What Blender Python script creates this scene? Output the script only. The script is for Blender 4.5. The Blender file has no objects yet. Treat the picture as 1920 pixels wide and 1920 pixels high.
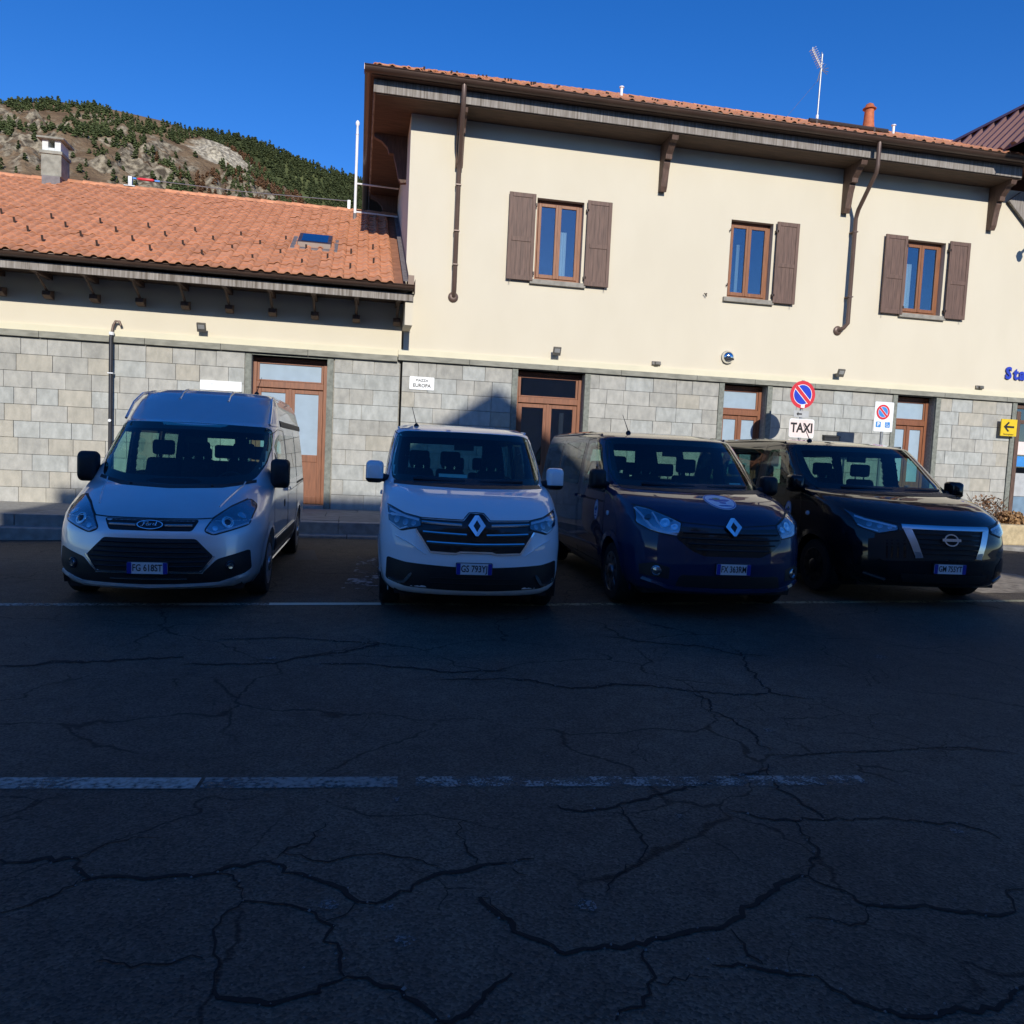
import bpy, bmesh, math, random
from math import radians, sin, cos, pi, sqrt, ceil
from mathutils import Vector, Matrix
from mathutils.geometry import delaunay_2d_cdt
random.seed(7)
scene = bpy.context.scene
col = scene.collection

# ------------------------------------------------------------------ camera
cam_d = bpy.data.cameras.new('camera')
cam = bpy.data.objects.new('camera', cam_d)
col.objects.link(cam)
scene.camera = cam
cam_d.sensor_width = 36.0
cam_d.lens = 36.0 * 1480.0 / 1920.0
cam_d.clip_start = 0.05
cam_d.clip_end = 9000.0
_p, _r, _y = radians(4.2774), radians(-2.6918), radians(11.2777)
_f = Vector((sin(_y) * cos(_p), cos(_y) * cos(_p), -sin(_p)))
_rt = Vector((cos(_y), -sin(_y), 0))
_dn = _f.cross(_rt)
_x = _rt * cos(_r) + _dn * sin(_r)
_yd = -_rt * sin(_r) + _dn * cos(_r)
m3 = Matrix((_x, -_yd, -_f)).transposed()
cam.matrix_world = Matrix.Translation((0, 0, 1.66)) @ m3.to_4x4()

# ------------------------------------------------------------------ sky, sun, exposure
SUN_EL, SUN_AZ = radians(25.5), radians(0.0)      # the sun stands behind the camera, square to the facade
world = bpy.data.worlds.new('World')
scene.world = world
world.use_nodes = True
wn = world.node_tree
wn.nodes.clear()
sky = wn.nodes.new('ShaderNodeTexSky')
sky.sky_type = 'NISHITA'
sky.sun_disc = False
sky.sun_elevation = SUN_EL
sky.sun_rotation = radians(180.0)
sky.altitude = 1100.0
sky.air_density = 1.0
sky.dust_density = 0.15
sky.ozone_density = 4.5
hs = wn.nodes.new('ShaderNodeHueSaturation')
hs.inputs['Saturation'].default_value = 1.27
hs.inputs['Hue'].default_value = 0.513
bg = wn.nodes.new('ShaderNodeBackground')
bg.inputs['Strength'].default_value = 0.10
wo = wn.nodes.new('ShaderNodeOutputWorld')
wn.links.new(sky.outputs[0], hs.inputs['Color'])
wn.links.new(hs.outputs[0], bg.inputs[0])
wn.links.new(bg.outputs[0], wo.inputs[0])

sun_d = bpy.data.lights.new('sun', 'SUN')
sun_d.energy = 2.85
sun_d.angle = radians(0.53)
sun_d.color = (1.0, 0.95, 0.86)
sun = bpy.data.objects.new('sun', sun_d)
col.objects.link(sun)
_sd = Vector((sin(SUN_AZ) * cos(SUN_EL), cos(SUN_AZ) * cos(SUN_EL), -sin(SUN_EL)))   # way the light travels
sun.rotation_euler = _sd.to_track_quat('-Z', 'Y').to_euler()
sun.location = (0, -20, 30)

vs = scene.view_settings
vs.view_transform = 'Standard'
vs.look = 'None'
vs.exposure = 0.7
vs.gamma = 1.0
vs.use_curve_mapping = False
scene.render.engine = 'CYCLES'

# ------------------------------------------------------------------ materials
M = {}
def nmat(name):
    m = bpy.data.materials.new(name)
    m.use_nodes = True
    M[name] = m
    return m, m.node_tree, m.node_tree.nodes['Principled BSDF']
def setp(b, **k):
    for a, v in k.items():
        b.inputs[a.replace('_', ' ')].default_value = v
def mat(name, c, rough=.6, metal=0., var=0., vscale=8., bump=0., bscale=60., coat=0., c2=None, spec=None, stretch=None, detail=5., objvar=0., dist=.02):
    m, t, b = nmat(name)
    c = tuple(c) + (1,)
    setp(b, Base_Color=c, Roughness=rough, Metallic=metal)
    if coat: setp(b, Coat_Weight=coat, Coat_Roughness=.03)
    if spec is not None: setp(b, Specular_IOR_Level=spec)
    N, Lk = t.nodes, t.links
    tc = N.new('ShaderNodeTexCoord')
    src = tc.outputs['Object']
    if stretch:
        mp = N.new('ShaderNodeMapping'); mp.inputs['Scale'].default_value = stretch
        Lk.new(src, mp.inputs[0]); src = mp.outputs[0]
    last = None
    if var or c2:
        n = N.new('ShaderNodeTexNoise'); n.inputs['Scale'].default_value = vscale; n.inputs['Detail'].default_value = detail
        Lk.new(src, n.inputs['Vector'])
        r = N.new('ShaderNodeValToRGB')
        r.color_ramp.elements[0].position = .32; r.color_ramp.elements[1].position = .68
        lo = tuple(max(0, v * (1 - var)) for v in c[:3]) + (1,)
        hi = (tuple(c2) + (1,)) if c2 else tuple(min(1, v * (1 + var)) for v in c[:3]) + (1,)
        r.color_ramp.elements[0].color = lo; r.color_ramp.elements[1].color = hi
        Lk.new(n.outputs['Fac'], r.inputs[0]); last = r.outputs[0]
    if objvar:
        oi = N.new('ShaderNodeObjectInfo')
        mr = N.new('ShaderNodeMapRange'); mr.inputs['To Min'].default_value = 1 - objvar; mr.inputs['To Max'].default_value = 1 + objvar
        Lk.new(oi.outputs['Random'], mr.inputs[0])
        mx = N.new('ShaderNodeMix'); mx.data_type = 'RGBA'; mx.blend_type = 'MULTIPLY'; mx.inputs['Factor'].default_value = 1
        if last is not None: Lk.new(last, mx.inputs['A'])
        else: mx.inputs['A'].default_value = c
        Lk.new(mr.outputs[0], mx.inputs['B']); last = mx.outputs['Result']
    if last is not None: Lk.new(last, b.inputs['Base Color'])
    if bump:
        n2 = N.new('ShaderNodeTexNoise'); n2.inputs['Scale'].default_value = bscale; n2.inputs['Detail'].default_value = 4
        Lk.new(src, n2.inputs['Vector'])
        bp = N.new('ShaderNodeBump'); bp.inputs['Strength'].default_value = bump; bp.inputs['Distance'].default_value = dist
        Lk.new(n2.outputs['Fac'], bp.inputs['Height']); Lk.new(bp.outputs[0], b.inputs['Normal'])
    return m
def mixmat(name, colr, rough=.8, nscale=40., lo=.45, hi=.6, n2scale=None):
    """worn paint: the paint shows only where the noise is high"""
    m, t, b = nmat(name)
    N, Lk = t.nodes, t.links
    setp(b, Base_Color=tuple(colr) + (1,), Roughness=rough)
    tc = N.new('ShaderNodeTexCoord')
    n = N.new('ShaderNodeTexNoise'); n.inputs['Scale'].default_value = nscale; n.inputs['Detail'].default_value = 6
    Lk.new(tc.outputs['Object'], n.inputs['Vector'])
    h = n.outputs['Fac']
    if n2scale:
        n2 = N.new('ShaderNodeTexNoise'); n2.inputs['Scale'].default_value = n2scale; n2.inputs['Detail'].default_value = 2
        Lk.new(tc.outputs['Object'], n2.inputs['Vector'])
        ad = N.new('ShaderNodeMath'); ad.operation = 'ADD'; Lk.new(h, ad.inputs[0]); Lk.new(n2.outputs['Fac'], ad.inputs[1])
        hf = N.new('ShaderNodeMath'); hf.operation = 'MULTIPLY'; hf.inputs[1].default_value = .5; Lk.new(ad.outputs[0], hf.inputs[0]); h = hf.outputs[0]
    mr = N.new('ShaderNodeMapRange'); mr.inputs['From Min'].default_value = lo; mr.inputs['From Max'].default_value = hi
    Lk.new(h, mr.inputs[0]); Lk.new(mr.outputs[0], b.inputs['Alpha'])
    return m
def glassmat(name, tint, refl=1.0, base=0.0):
    """a pane: tinted see-through with a Fresnel mirror on top"""
    m = bpy.data.materials.new(name); m.use_nodes = True; M[name] = m
    t = m.node_tree; N, Lk = t.nodes, t.links; N.clear()
    o = N.new('ShaderNodeOutputMaterial'); tr = N.new('ShaderNodeBsdfTransparent'); tr.inputs[0].default_value = tuple(tint) + (1,)
    g = N.new('ShaderNodeBsdfGlossy'); g.inputs['Roughness'].default_value = .01; g.inputs[0].default_value = (.95, .97, 1, 1)
    lw = N.new('ShaderNodeLayerWeight'); lw.inputs[0].default_value = .5      # Schlick: the same from both faces of the pane
    pw = N.new('ShaderNodeMath'); pw.operation = 'POWER'; pw.inputs[1].default_value = 5.; Lk.new(lw.outputs['Facing'], pw.inputs[0])
    fr = N.new('ShaderNodeMath'); fr.operation = 'MULTIPLY_ADD'; fr.inputs[1].default_value = .92; fr.inputs[2].default_value = .075; Lk.new(pw.outputs[0], fr.inputs[0])
    mu = N.new('ShaderNodeMath'); mu.operation = 'MULTIPLY_ADD'; mu.inputs[1].default_value = refl; mu.inputs[2].default_value = base; mu.use_clamp = True
    mx = N.new('ShaderNodeMixShader')
    Lk.new(fr.outputs[0], mu.inputs[0]); Lk.new(mu.outputs[0], mx.inputs[0]); Lk.new(tr.outputs[0], mx.inputs[1]); Lk.new(g.outputs[0], mx.inputs[2]); Lk.new(mx.outputs[0], o.inputs[0])
    return m

def stone_mat(name, c, c2):
    m = mat(name, c, .85, var=.08, vscale=9, c2=c2, bump=.6, bscale=38, objvar=.06, dist=.012, stretch=(1,1,.55))
    return m
mat('plaster', (.635, .575, .445), .92, var=.02, vscale=.8, bump=.45, bscale=120, c2=(.652, .593, .463), dist=.004, stretch=(1.4, 1.4, .7))
mat('plaster_light', (.68, .63, .46), .9, var=.04, vscale=2, bump=.25, bscale=120, dist=.004)
stone_mat('stone', (.36, .355, .32), (.44, .43, .385))
stone_mat('stone_warm', (.38, .36, .30), (.45, .42, .35))
stone_mat('stone_cool', (.345, .355, .33), (.44, .45, .42))
stone_mat('stone_dark', (.31, .305, .275), (.40, .39, .345))
mat('mortar', (.27, .26, .23), .95, var=.2, vscale=20)
mat('band_stone', (.25, .245, .20), .85, var=.22, vscale=4, bump=.4, bscale=50, dist=.008, stretch=(1, 1, 3))
mat('jamb_stone', (.19, .20, .17), .8, var=.25, vscale=14, bump=.3, bscale=70, dist=.006)
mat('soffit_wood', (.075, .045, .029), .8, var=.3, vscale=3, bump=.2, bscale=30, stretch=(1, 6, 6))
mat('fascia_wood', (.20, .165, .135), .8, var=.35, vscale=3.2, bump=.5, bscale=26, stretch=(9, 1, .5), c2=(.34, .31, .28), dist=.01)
mat('bracket_wood', (.105, .06, .042), .7, var=.3, vscale=7, bump=.3, bscale=40, stretch=(4, 4, .6))
mat('gutter_metal', (.085, .052, .038), .38, metal=.25, var=.12, vscale=3)
mat('pipe_metal', (.13, .085, .066), .4, metal=.2, var=.1, vscale=4)
mat('pipe_black', (.02, .02, .025), .45, var=.2, vscale=6)
mat('zinc', (.30, .31, .32), .42, metal=.7, var=.15, vscale=8)
mat('white_metal', (.75, .76, .76), .4, var=.06, vscale=12)
mat('shutter_wood', (.125, .072, .052), .62, var=.3, vscale=7, bump=.35, bscale=34, stretch=(7, 7, .45), dist=.006)
mat('sash_wood', (.23, .088, .034), .5, var=.22, vscale=7, bump=.15, bscale=30, stretch=(6, 6, .5), dist=.004)
mat('door_wood', (.215, .080, .036), .48, var=.24, vscale=6, bump=.15, bscale=30, stretch=(7, 7, .5), dist=.004)
mat('reveal', (.36, .33, .22), .9, var=.1, vscale=6)
mat('sill_stone', (.27, .25, .21), .8, var=.18, vscale=10)
mat('tile', (.52, .215, .105), .78, var=.14, vscale=6, bump=.3, bscale=60, objvar=.15, c2=(.63, .285, .15), dist=.006)
mat('tile_field', (.52, .215, .105), .78, var=.16, vscale=4.5, bump=.3, bscale=60, c2=(.63, .285, .15), dist=.006)
mat('roof_deck', (.28, .12, .065), .9, var=.2, vscale=5)
mat('guard_metal', (.06, .045, .04), .5, metal=.4, var=.2, vscale=30)
mat('brown_sheet', (.15, .07, .058), .42, metal=.2, var=.12, vscale=2)
mat('chimney_stone', (.28, .27, .22), .9, var=.25, vscale=6, bump=.4, bscale=30)
mat('chimney_white', (.66, .67, .63), .85, var=.1, vscale=8)
mat('lead', (.16, .14, .14), .6, var=.2, vscale=10)
mat('terracotta', (.46, .13, .05), .7, var=.2, vscale=9)
mat('frost_glass', (.33, .42, .50), .22, var=.05, vscale=5, spec=.6)
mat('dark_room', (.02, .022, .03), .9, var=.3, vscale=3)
mat('curtain', (.62, .72, .68), .9, var=.06, vscale=9, stretch=(8, 1, .3))
glassmat('pane', (.78, .83, .86), refl=1.2, base=.07)
glassmat('pane_dark', (.42, .45, .48), refl=1.3, base=.05)
mat('sign_white', (.80, .82, .82), .45, var=.03, vscale=9)
mat('sign_pink', (.80, .66, .62), .5, var=.05, vscale=6)
mat('sign_red', (.62, .03, .045), .4, var=.08, vscale=8)
mat('sign_blue', (.012, .045, .50), .4, var=.08, vscale=8)
mat('sign_lightblue', (.05, .25, .62), .4, var=.08, vscale=8)
mat('sign_yellow', (.72, .50, .012), .4, var=.06, vscale=8)
mat('sign_black', (.012, .012, .014), .5, var=.2, vscale=8)
mat('sign_grey', (.42, .43, .43), .5, var=.1, vscale=8)
mat('letter_blue', (.02, .045, .42), .4, var=.1, vscale=8)
mat('faint_print', (.60, .62, .70), .6, var=.05, vscale=8)
mat('pole_metal', (.30, .31, .32), .4, metal=.7, var=.15, vscale=12)
mat('lamp_metal', (.16, .15, .13), .45, metal=.4, var=.15, vscale=12)
mat('lamp_face', (.30, .30, .29), .25, var=.05, vscale=12)
mat('chrome', (.78, .79, .80), .09, metal=1.0, var=.03, vscale=9)
mat('satin_chrome', (.62, .63, .65), .22, metal=1.0, var=.03, vscale=9)
mat('platform_stone', (.235, .225, .20), .88, var=.2, vscale=4, bump=.4, bscale=60, objvar=.12, dist=.006)
mat('kerb_stone', (.27, .26, .235), .85, var=.22, vscale=7, bump=.5, bscale=50, objvar=.12, dist=.008)
mat('dry_leaf', (.20, .10, .05), .8, var=.4, vscale=20, objvar=.2, c2=(.36, .20, .10))
mat('dry_grass', (.34, .20, .09), .85, var=.35, vscale=20)
mat('planter_wall', (.46, .37, .22), .9, var=.2, vscale=9, bump=.5, bscale=40)
mat('stem_bark', (.10, .07, .05), .9, var=.3, vscale=30)
mat('house_wall', (.62, .61, .58), .9, var=.08, vscale=2)
mat('door_greyblue', (.16, .24, .32), .5, var=.15, vscale=5)
# vans
mat('paint_white', (.88, .89, .90), .5, var=.015, vscale=2, coat=1.0, spec=.2)
mat('paint_silver', (.76, .77, .78), .40, metal=.6, var=.03, vscale=3, coat=1.0)
mat('paint_blue', (.008, .022, .068), .5, var=.05, vscale=3, coat=1.0, spec=.1)
mat('paint_black', (.004, .005, .008), .5, var=.05, vscale=3, coat=1.0, spec=.1)
mat('trim_black', (.011, .011, .012), .55, var=.2, vscale=14, bump=.1, bscale=200, dist=.002)
mat('gloss_black', (.006, .006, .007), .12, var=.1, vscale=9)
mat('mesh_black', (.008, .008, .009), .6, var=.3, vscale=40)
mat('frit', (.006, .006, .007), .25, var=.1, vscale=9)
mat('rubber', (.014, .014, .014), .85, var=.25, vscale=25, bump=.2, bscale=90, dist=.004)
mat('rim_alloy', (.46, .47, .49), .3, metal=.9, var=.1, vscale=10)
mat('rim_dark', (.03, .03, .032), .4, metal=.5, var=.1, vscale=10)
mat('rim_steel', (.36, .37, .38), .45, metal=.5, var=.15, vscale=9)
mat('cabin', (.022, .023, .026), .9, var=.3, vscale=12)
mat('seat_cloth', (.018, .019, .023), .95, var=.35, vscale=25)
mat('headliner', (.10, .10, .10), .95, var=.1, vscale=12)
mat('lamp_bowl', (.30, .32, .35), .14, metal=.9, var=.25, vscale=30)
mat('lamp_dark', (.035, .04, .05), .2, metal=.3, var=.3, vscale=30)
mat('drl', (.66, .74, .82), .2, var=.04, vscale=20)
mat('paper', (.70, .72, .70), .7, var=.04, vscale=15)
mat('plate_white', (.78, .79, .80), .4, var=.03, vscale=15)
mat('plate_blue', (.01, .03, .33), .4, var=.08, vscale=15)
mat('sticker_white', (.80, .83, .88), .5, var=.06, vscale=15)
mat('sticker_blue', (.05, .16, .45), .5, var=.15, vscale=30)
mat('sticker_green', (.10, .28, .10), .5, var=.15, vscale=30)
glassmat('van_glass', (.54, .78, .71), refl=1.0, base=.0)
glassmat('van_glass_mid', (.30, .44, .40), refl=1.0, base=.0)
glassmat('van_glass_dark', (.10, .12, .12), refl=1.4, base=.02)
glassmat('lens', (.86, .90, .94), refl=1.3, base=.08)
# worn paint
mixmat('line_white', (.28, .255, .22), .85, 34, .38, .60, 2.4)
mixmat('bay_bright', (.72, .65, .48), .85, 30, .22, .42, 2.0)
mixmat('bay_white', (.46, .42, .34), .85, 30, .34, .56, 2.0)
mixmat('line_bright', (.44, .40, .34), .85, 34, .32, .54, 2.4)
mixmat('line_yellow', (.40, .37, .22), .85, 30, .36, .60, 2.0)
mixmat('line_speck', (.32, .29, .25), .85, 70, .45, .60, 9.0)
mixmat('smear', (.36, .36, .35), .8, 12, .50, .60, 2.5)

# ------------------------------------------------------------------ object helpers
def tag(o, label=None, cat=None, group=None, kind=None):
    if label: o['label'] = label
    if cat: o['category'] = cat
    if group: o['group'] = group
    if kind: o['kind'] = kind
    return o
def empty(name, loc=(0, 0, 0), rz=0., scale=None, parent=None):
    o = bpy.data.objects.new(name, None); col.objects.link(o)
    o.location = loc; o.rotation_euler = (0, 0, rz); o.empty_display_size = .1
    if scale: o.scale = scale
    if parent: o.parent = parent
    return o
def thing(name, label, cat, loc=(0, 0, 0), rz=0., group=None, scale=None):
    return tag(empty(name, loc, rz, scale), label, cat, group)
def obj(name, me, material=None, parent=None, smooth=None):
    if isinstance(me, bmesh.types.BMesh):
        b = me; me = bpy.data.meshes.new(name); b.to_mesh(me); b.free()
    if material is not None and not me.materials: me.materials.append(M[material] if isinstance(material, str) else material)
    o = bpy.data.objects.new(name, me); col.objects.link(o)
    if parent: o.parent = parent
    if smooth:
        for p in me.polygons: p.use_smooth = True
        if smooth is not True:
            me.set_sharp_from_angle(angle=radians(smooth))
    return o
class MB:
    """collects simple solids into one mesh"""
    def __init__(s): s.v = []; s.f = []
    def add(s, vs, fs):
        n = len(s.v); s.v += [tuple(v) for v in vs]; s.f += [tuple(i + n for i in f) for f in fs]; return s
    def box(s, x0, x1, y0, y1, z0, z1):
        return s.add([(x0, y0, z0), (x1, y0, z0), (x1, y1, z0), (x0, y1, z0), (x0, y0, z1), (x1, y0, z1), (x1, y1, z1), (x0, y1, z1)],
                     [(0, 3, 2, 1), (4, 5, 6, 7), (0, 1, 5, 4), (1, 2, 6, 5), (2, 3, 7, 6), (3, 0, 4, 7)])
    def prism(s, pts, axis, a, b):
        """polygon pts (2D) extruded along axis from a to b. axis x: pts=(y,z); y: (x,z); z: (x,y)"""
        def P(p, t): return (t, p[0], p[1]) if axis == 'x' else ((p[0], t, p[1]) if axis == 'y' else (p[0], p[1], t))
        n = len(pts)
        vs = [P(p, a) for p in pts] + [P(p, b) for p in pts]
        ar = sum(pts[i][0] * pts[(i + 1) % n][1] - pts[(i + 1) % n][0] * pts[i][1] for i in range(n))
        fs = [tuple(range(n)), tuple(range(2 * n - 1, n - 1, -1))] + [(i, i + n, (i + 1) % n + n, (i + 1) % n) for i in range(n)]
        return s.add(vs, fs)
    def tube(s, pts, r, n=10, cap=True):
        pts = [Vector(p) for p in pts]; rings = []
        rr = r if isinstance(r, (list, tuple)) else [r] * len(pts)
        up = None
        for i, p in enumerate(pts):
            d = (pts[min(i + 1, len(pts) - 1)] - pts[max(i - 1, 0)]).normalized()
            if up is None:
                up = Vector((0, 0, 1)) if abs(d.z) < .9 else Vector((1, 0, 0))
            a = d.cross(up).normalized(); b = a.cross(d).normalized(); up = b
            rings.append([p + (a * cos(2 * pi * k / n) + b * sin(2 * pi * k / n)) * rr[i] for k in range(n)])
        vs = [v for g in rings for v in g]; fs = []
        for i in range(len(rings) - 1):
            for k in range(n):
                fs.append((i * n + k, i * n + (k + 1) % n, (i + 1) * n + (k + 1) % n, (i + 1) * n + k))
        if cap: fs += [tuple(range(n - 1, -1, -1)), tuple(range((len(rings) - 1) * n, len(rings) * n))]
        return s.add(vs, fs)
    def lathe(s, prof, n=20, axis='z', c=(0, 0, 0)):
        """prof = (radius, height) pairs"""
        vs = []; fs = []
        for r, h in prof:
            for k in range(n):
                a = 2 * pi * k / n; u, v = r * cos(a), r * sin(a)
                if axis == 'z': vs.append((c[0] + u, c[1] + v, c[2] + h))
                elif axis == 'y': vs.append((c[0] + u, c[1] + h, c[2] + v))
                else: vs.append((c[0] + h, c[1] + u, c[2] + v))
        for i in range(len(prof) - 1):
            for k in range(n):
                fs.append((i * n + k, i * n + (k + 1) % n, (i + 1) * n + (k + 1) % n, (i + 1) * n + k))
        fs.append(tuple(range(n))); fs.append(tuple(range((len(prof) - 1) * n, len(prof) * n)))
        return s.add(vs, fs)
    def mesh(s, name='m'):
        me = bpy.data.meshes.new(name); me.from_pydata(s.v, [], s.f); me.update()
        b = bmesh.new(); b.from_mesh(me); bmesh.ops.recalc_face_normals(b, faces=b.faces); b.to_mesh(me); b.free()
        return me
    def build(s, name, material, parent=None, smooth=None, bevel=0.):
        me = s.mesh(name)
        if bevel:
            b = bmesh.new(); b.from_mesh(me)
            bmesh.ops.bevel(b, geom=list(b.edges), offset=bevel, segments=2, profile=.5, affect='EDGES', clamp_overlap=True)
            b.to_mesh(me); b.free()
        return obj(name, me, material, parent, smooth)
def box(name, material, parent, *a, bevel=0.): return MB().box(*a).build(name, material, parent, bevel=bevel)
def text_mesh(body, size, extrude=.002, align='CENTER', bold=0.):
    cu = bpy.data.curves.new('text', 'FONT'); cu.body = body; cu.size = size; cu.extrude = extrude; cu.offset = bold
    cu.align_x = align; cu.align_y = 'CENTER'; cu.resolution_u = 3
    o = bpy.data.objects.new('text', cu); col.objects.link(o)
    dg = bpy.context.evaluated_depsgraph_get(); dg.update()
    me = bpy.data.meshes.new_from_object(o.evaluated_get(dg))
    bpy.data.objects.remove(o); bpy.data.curves.remove(cu)
    me.materials.clear()
    return me
def wall_text(name, body, size, material, parent, loc, sx=1., bold=0., extrude=.002):
    """text standing upright, facing -Y"""
    me = text_mesh(body, size, extrude, bold=bold)
    me.transform(Matrix.Rotation(pi / 2, 4, 'X') @ Matrix.Scale(sx, 4, (1, 0, 0)))
    o = obj(name, me, material, parent); o.location = loc
    return o
def smooth01(t):
    t = max(0., min(1., t)); return t * t * (3 - 2 * t)
def ground_z(X, Y):
    return .022 * min(max(0., X - 2), 9) * smooth01((Y - 4.5) / 2.5) - .16 * smooth01((-X - 1) / 5) * smooth01((Y - 10) / 4)
YW = 17.25          # plane of the station facade
# ------------------------------------------------------------------ ground
from mathutils import noise as NZ
def asphalt_mat():
    m, t, b = nmat('asphalt'); N, Lk = t.nodes, t.links
    tc = N.new('ShaderNodeTexCoord'); P = tc.outputs['Object']
    def nz(s, d=4.):
        n = N.new('ShaderNodeTexNoise'); n.inputs['Scale'].default_value = s; n.inputs['Detail'].default_value = d; Lk.new(P, n.inputs['Vector']); return n.outputs['Fac']
    def ramp(f, a, b_, ca, cb):
        r = N.new('ShaderNodeValToRGB'); r.color_ramp.elements[0].position = a; r.color_ramp.elements[1].position = b_
        r.color_ramp.elements[0].color = ca + (1,); r.color_ramp.elements[1].color = cb + (1,); Lk.new(f, r.inputs[0]); return r.outputs[0]
    def mul(a, c):
        x = N.new('ShaderNodeMix'); x.data_type = 'RGBA'; x.blend_type = 'MULTIPLY'; x.inputs['Factor'].default_value = 1; Lk.new(a, x.inputs['A']); Lk.new(c, x.inputs['B']); return x.outputs['Result']
    base = ramp(nz(.55), .3, .7, (.070, .056, .042), (.106, .086, .065))
    mid = ramp(nz(6), .3, .7, (.80, .80, .82), (1.15, 1.15, 1.13))
    vo = N.new('ShaderNodeTexVoronoi'); vo.inputs['Scale'].default_value = 95; Lk.new(P, vo.inputs['Vector'])
    grit = ramp(vo.outputs['Color'], .1, .95, (.45, .45, .46), (1.6, 1.58, 1.52))
    big = N.new('ShaderNodeTexVoronoi'); big.inputs['Scale'].default_value = 13; big.inputs['Randomness'].default_value = 1; Lk.new(P, big.inputs['Vector'])
    spots = ramp(big.outputs['Distance'], .035, .06, (2.2, 2.1, 2.0), (1, 1, 1))
    sel = ramp(nz(3.3), .60, .66, (0, 0, 0), (1, 1, 1))
    sp = N.new('ShaderNodeMix'); sp.data_type = 'RGBA'; Lk.new(sel, sp.inputs['Factor']); sp.inputs['A'].default_value = (1, 1, 1, 1); Lk.new(spots, sp.inputs['B'])
    c = mul(mul(mul(base, mid), grit), sp.outputs['Result'])
    # a fine net of hairline cracks between the open ones
    wn_ = N.new('ShaderNodeTexNoise'); wn_.inputs['Scale'].default_value = 2.2; wn_.inputs['Detail'].default_value = 6; Lk.new(P, wn_.inputs['Vector'])
    vm = N.new('ShaderNodeVectorMath'); vm.operation = 'MULTIPLY_ADD'; vm.inputs[1].default_value = (.55, .55, 0); Lk.new(wn_.outputs['Color'], vm.inputs[0]); Lk.new(P, vm.inputs[2])
    for sc, wd, lo_, hi_ in ((.75, .007, .42, .50), (1.9, .008, .53, .60)):
        ve = N.new('ShaderNodeTexVoronoi'); ve.feature = 'DISTANCE_TO_EDGE'; ve.inputs['Scale'].default_value = sc; Lk.new(vm.outputs[0], ve.inputs['Vector'])
        ln = ramp(ve.outputs['Distance'], wd * .4, wd, (.12, .12, .12), (1, 1, 1))
        mk = ramp(nz(.6 + sc * .2, 2.), lo_, hi_, (0, 0, 0), (1, 1, 1))
        mm = N.new('ShaderNodeMix'); mm.data_type = 'RGBA'; Lk.new(mk, mm.inputs['Factor']); mm.inputs['A'].default_value = (1, 1, 1, 1); Lk.new(ln, mm.inputs['B'])
        c = mul(c, mm.outputs['Result'])
    c = mul(c, ramp(nz(.22, 3.), .34, .66, (.78, .78, .80), (1.22, 1.2, 1.16)))
    Lk.new(c, b.inputs['Base Color'])
    b.inputs['Roughness'].default_value = .82
    b.inputs['Specular IOR Level'].default_value = .35
    bp = N.new('ShaderNodeBump'); bp.inputs['Strength'].default_value = .9; bp.inputs['Distance'].default_value = .006
    ad = N.new('ShaderNodeMath'); ad.operation = 'MULTIPLY_ADD'; ad.inputs[1].default_value = .6
    Lk.new(vo.outputs['Distance'], ad.inputs[0]); Lk.new(nz(40), ad.inputs[2])
    Lk.new(ad.outputs[0], bp.inputs['Height']); Lk.new(bp.outputs[0], b.inputs['Normal'])
asphalt_mat()
mat('crack_void', (.002, .002, .002), .95, var=.3, vscale=20)
mat('crumb', (.17, .165, .16), .85, var=.3, vscale=40)
mat('dusty_gravel', (.26, .215, .16), .95, var=.4, vscale=9, bump=.8, bscale=50, c2=(.34, .29, .22), dist=.01)
mixmat('spot_pale', (.16, .155, .145), .9, 70, .40, .60)
mixmat('oil', (.02, .019, .018), .85, 5, .50, .72, 1.1)
mat('patch_asphalt', (.075, .072, .068), .85, var=.2, vscale=40, bump=.5, bscale=90, dist=.005)

gx = [-4000, -800, -150, -60] + [-40 + i for i in range(0, 28, 2)] + [-12 + i * .5 for i in range(0, 60)] + [18 + 2 * i for i in range(0, 13)] + [60, 150, 800, 4000]
gy = [-4000, -600, -100, -40, -20, -10] + [-6 + i * .5 for i in range(0, 48)] + [18 + 2 * i for i in range(0, 8)] + [40, 100, 800, 4000]
gv = [(x, y, ground_z(x, y)) for y in gy for x in gx]
nx = len(gx)
gf = [(j * nx + i, j * nx + i + 1, (j + 1) * nx + i + 1, (j + 1) * nx + i) for j in range(len(gy) - 1) for i in range(nx - 1)]
gm = bpy.data.meshes.new('ground'); gm.from_pydata(gv, [], gf); gm.update()
ground = obj('ground', gm, 'asphalt', smooth=True); tag(ground, kind='structure')

def sheet(name, pts, material, parent, lift=.004, thick=0.):
    """thin sheet that follows the ground; pts is a list of quads ((x,y)*4)"""
    v = []; f = []
    for q in pts:
        n = len(v); v += [(x, y, ground_z(x, y) + lift) for x, y in q]; f.append(tuple(range(n, n + 4)))
    me = bpy.data.meshes.new(name); me.from_pydata(v, [], f); me.update()
    return obj(name, me, material, parent)
def band(pl, w, step=.25):
    """quads along a polyline of width w"""
    out = []
    for (x0, y0), (x1, y1) in zip(pl, pl[1:]):
        L = math.hypot(x1 - x0, y1 - y0); n = max(1, int(L / step)); dx, dy = (x1 - x0) / L, (y1 - y0) / L; px, py = -dy * w / 2, dx * w / 2
        for i in range(n):
            a, b = L * i / n, L * (i + 1) / n
            A = (x0 + dx * a, y0 + dy * a); B = (x0 + dx * b, y0 + dy * b)
            out.append(((A[0] - px, A[1] - py), (B[0] - px, B[1] - py), (B[0] + px, B[1] + py), (A[0] + px, A[1] + py)))
    return out
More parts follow.
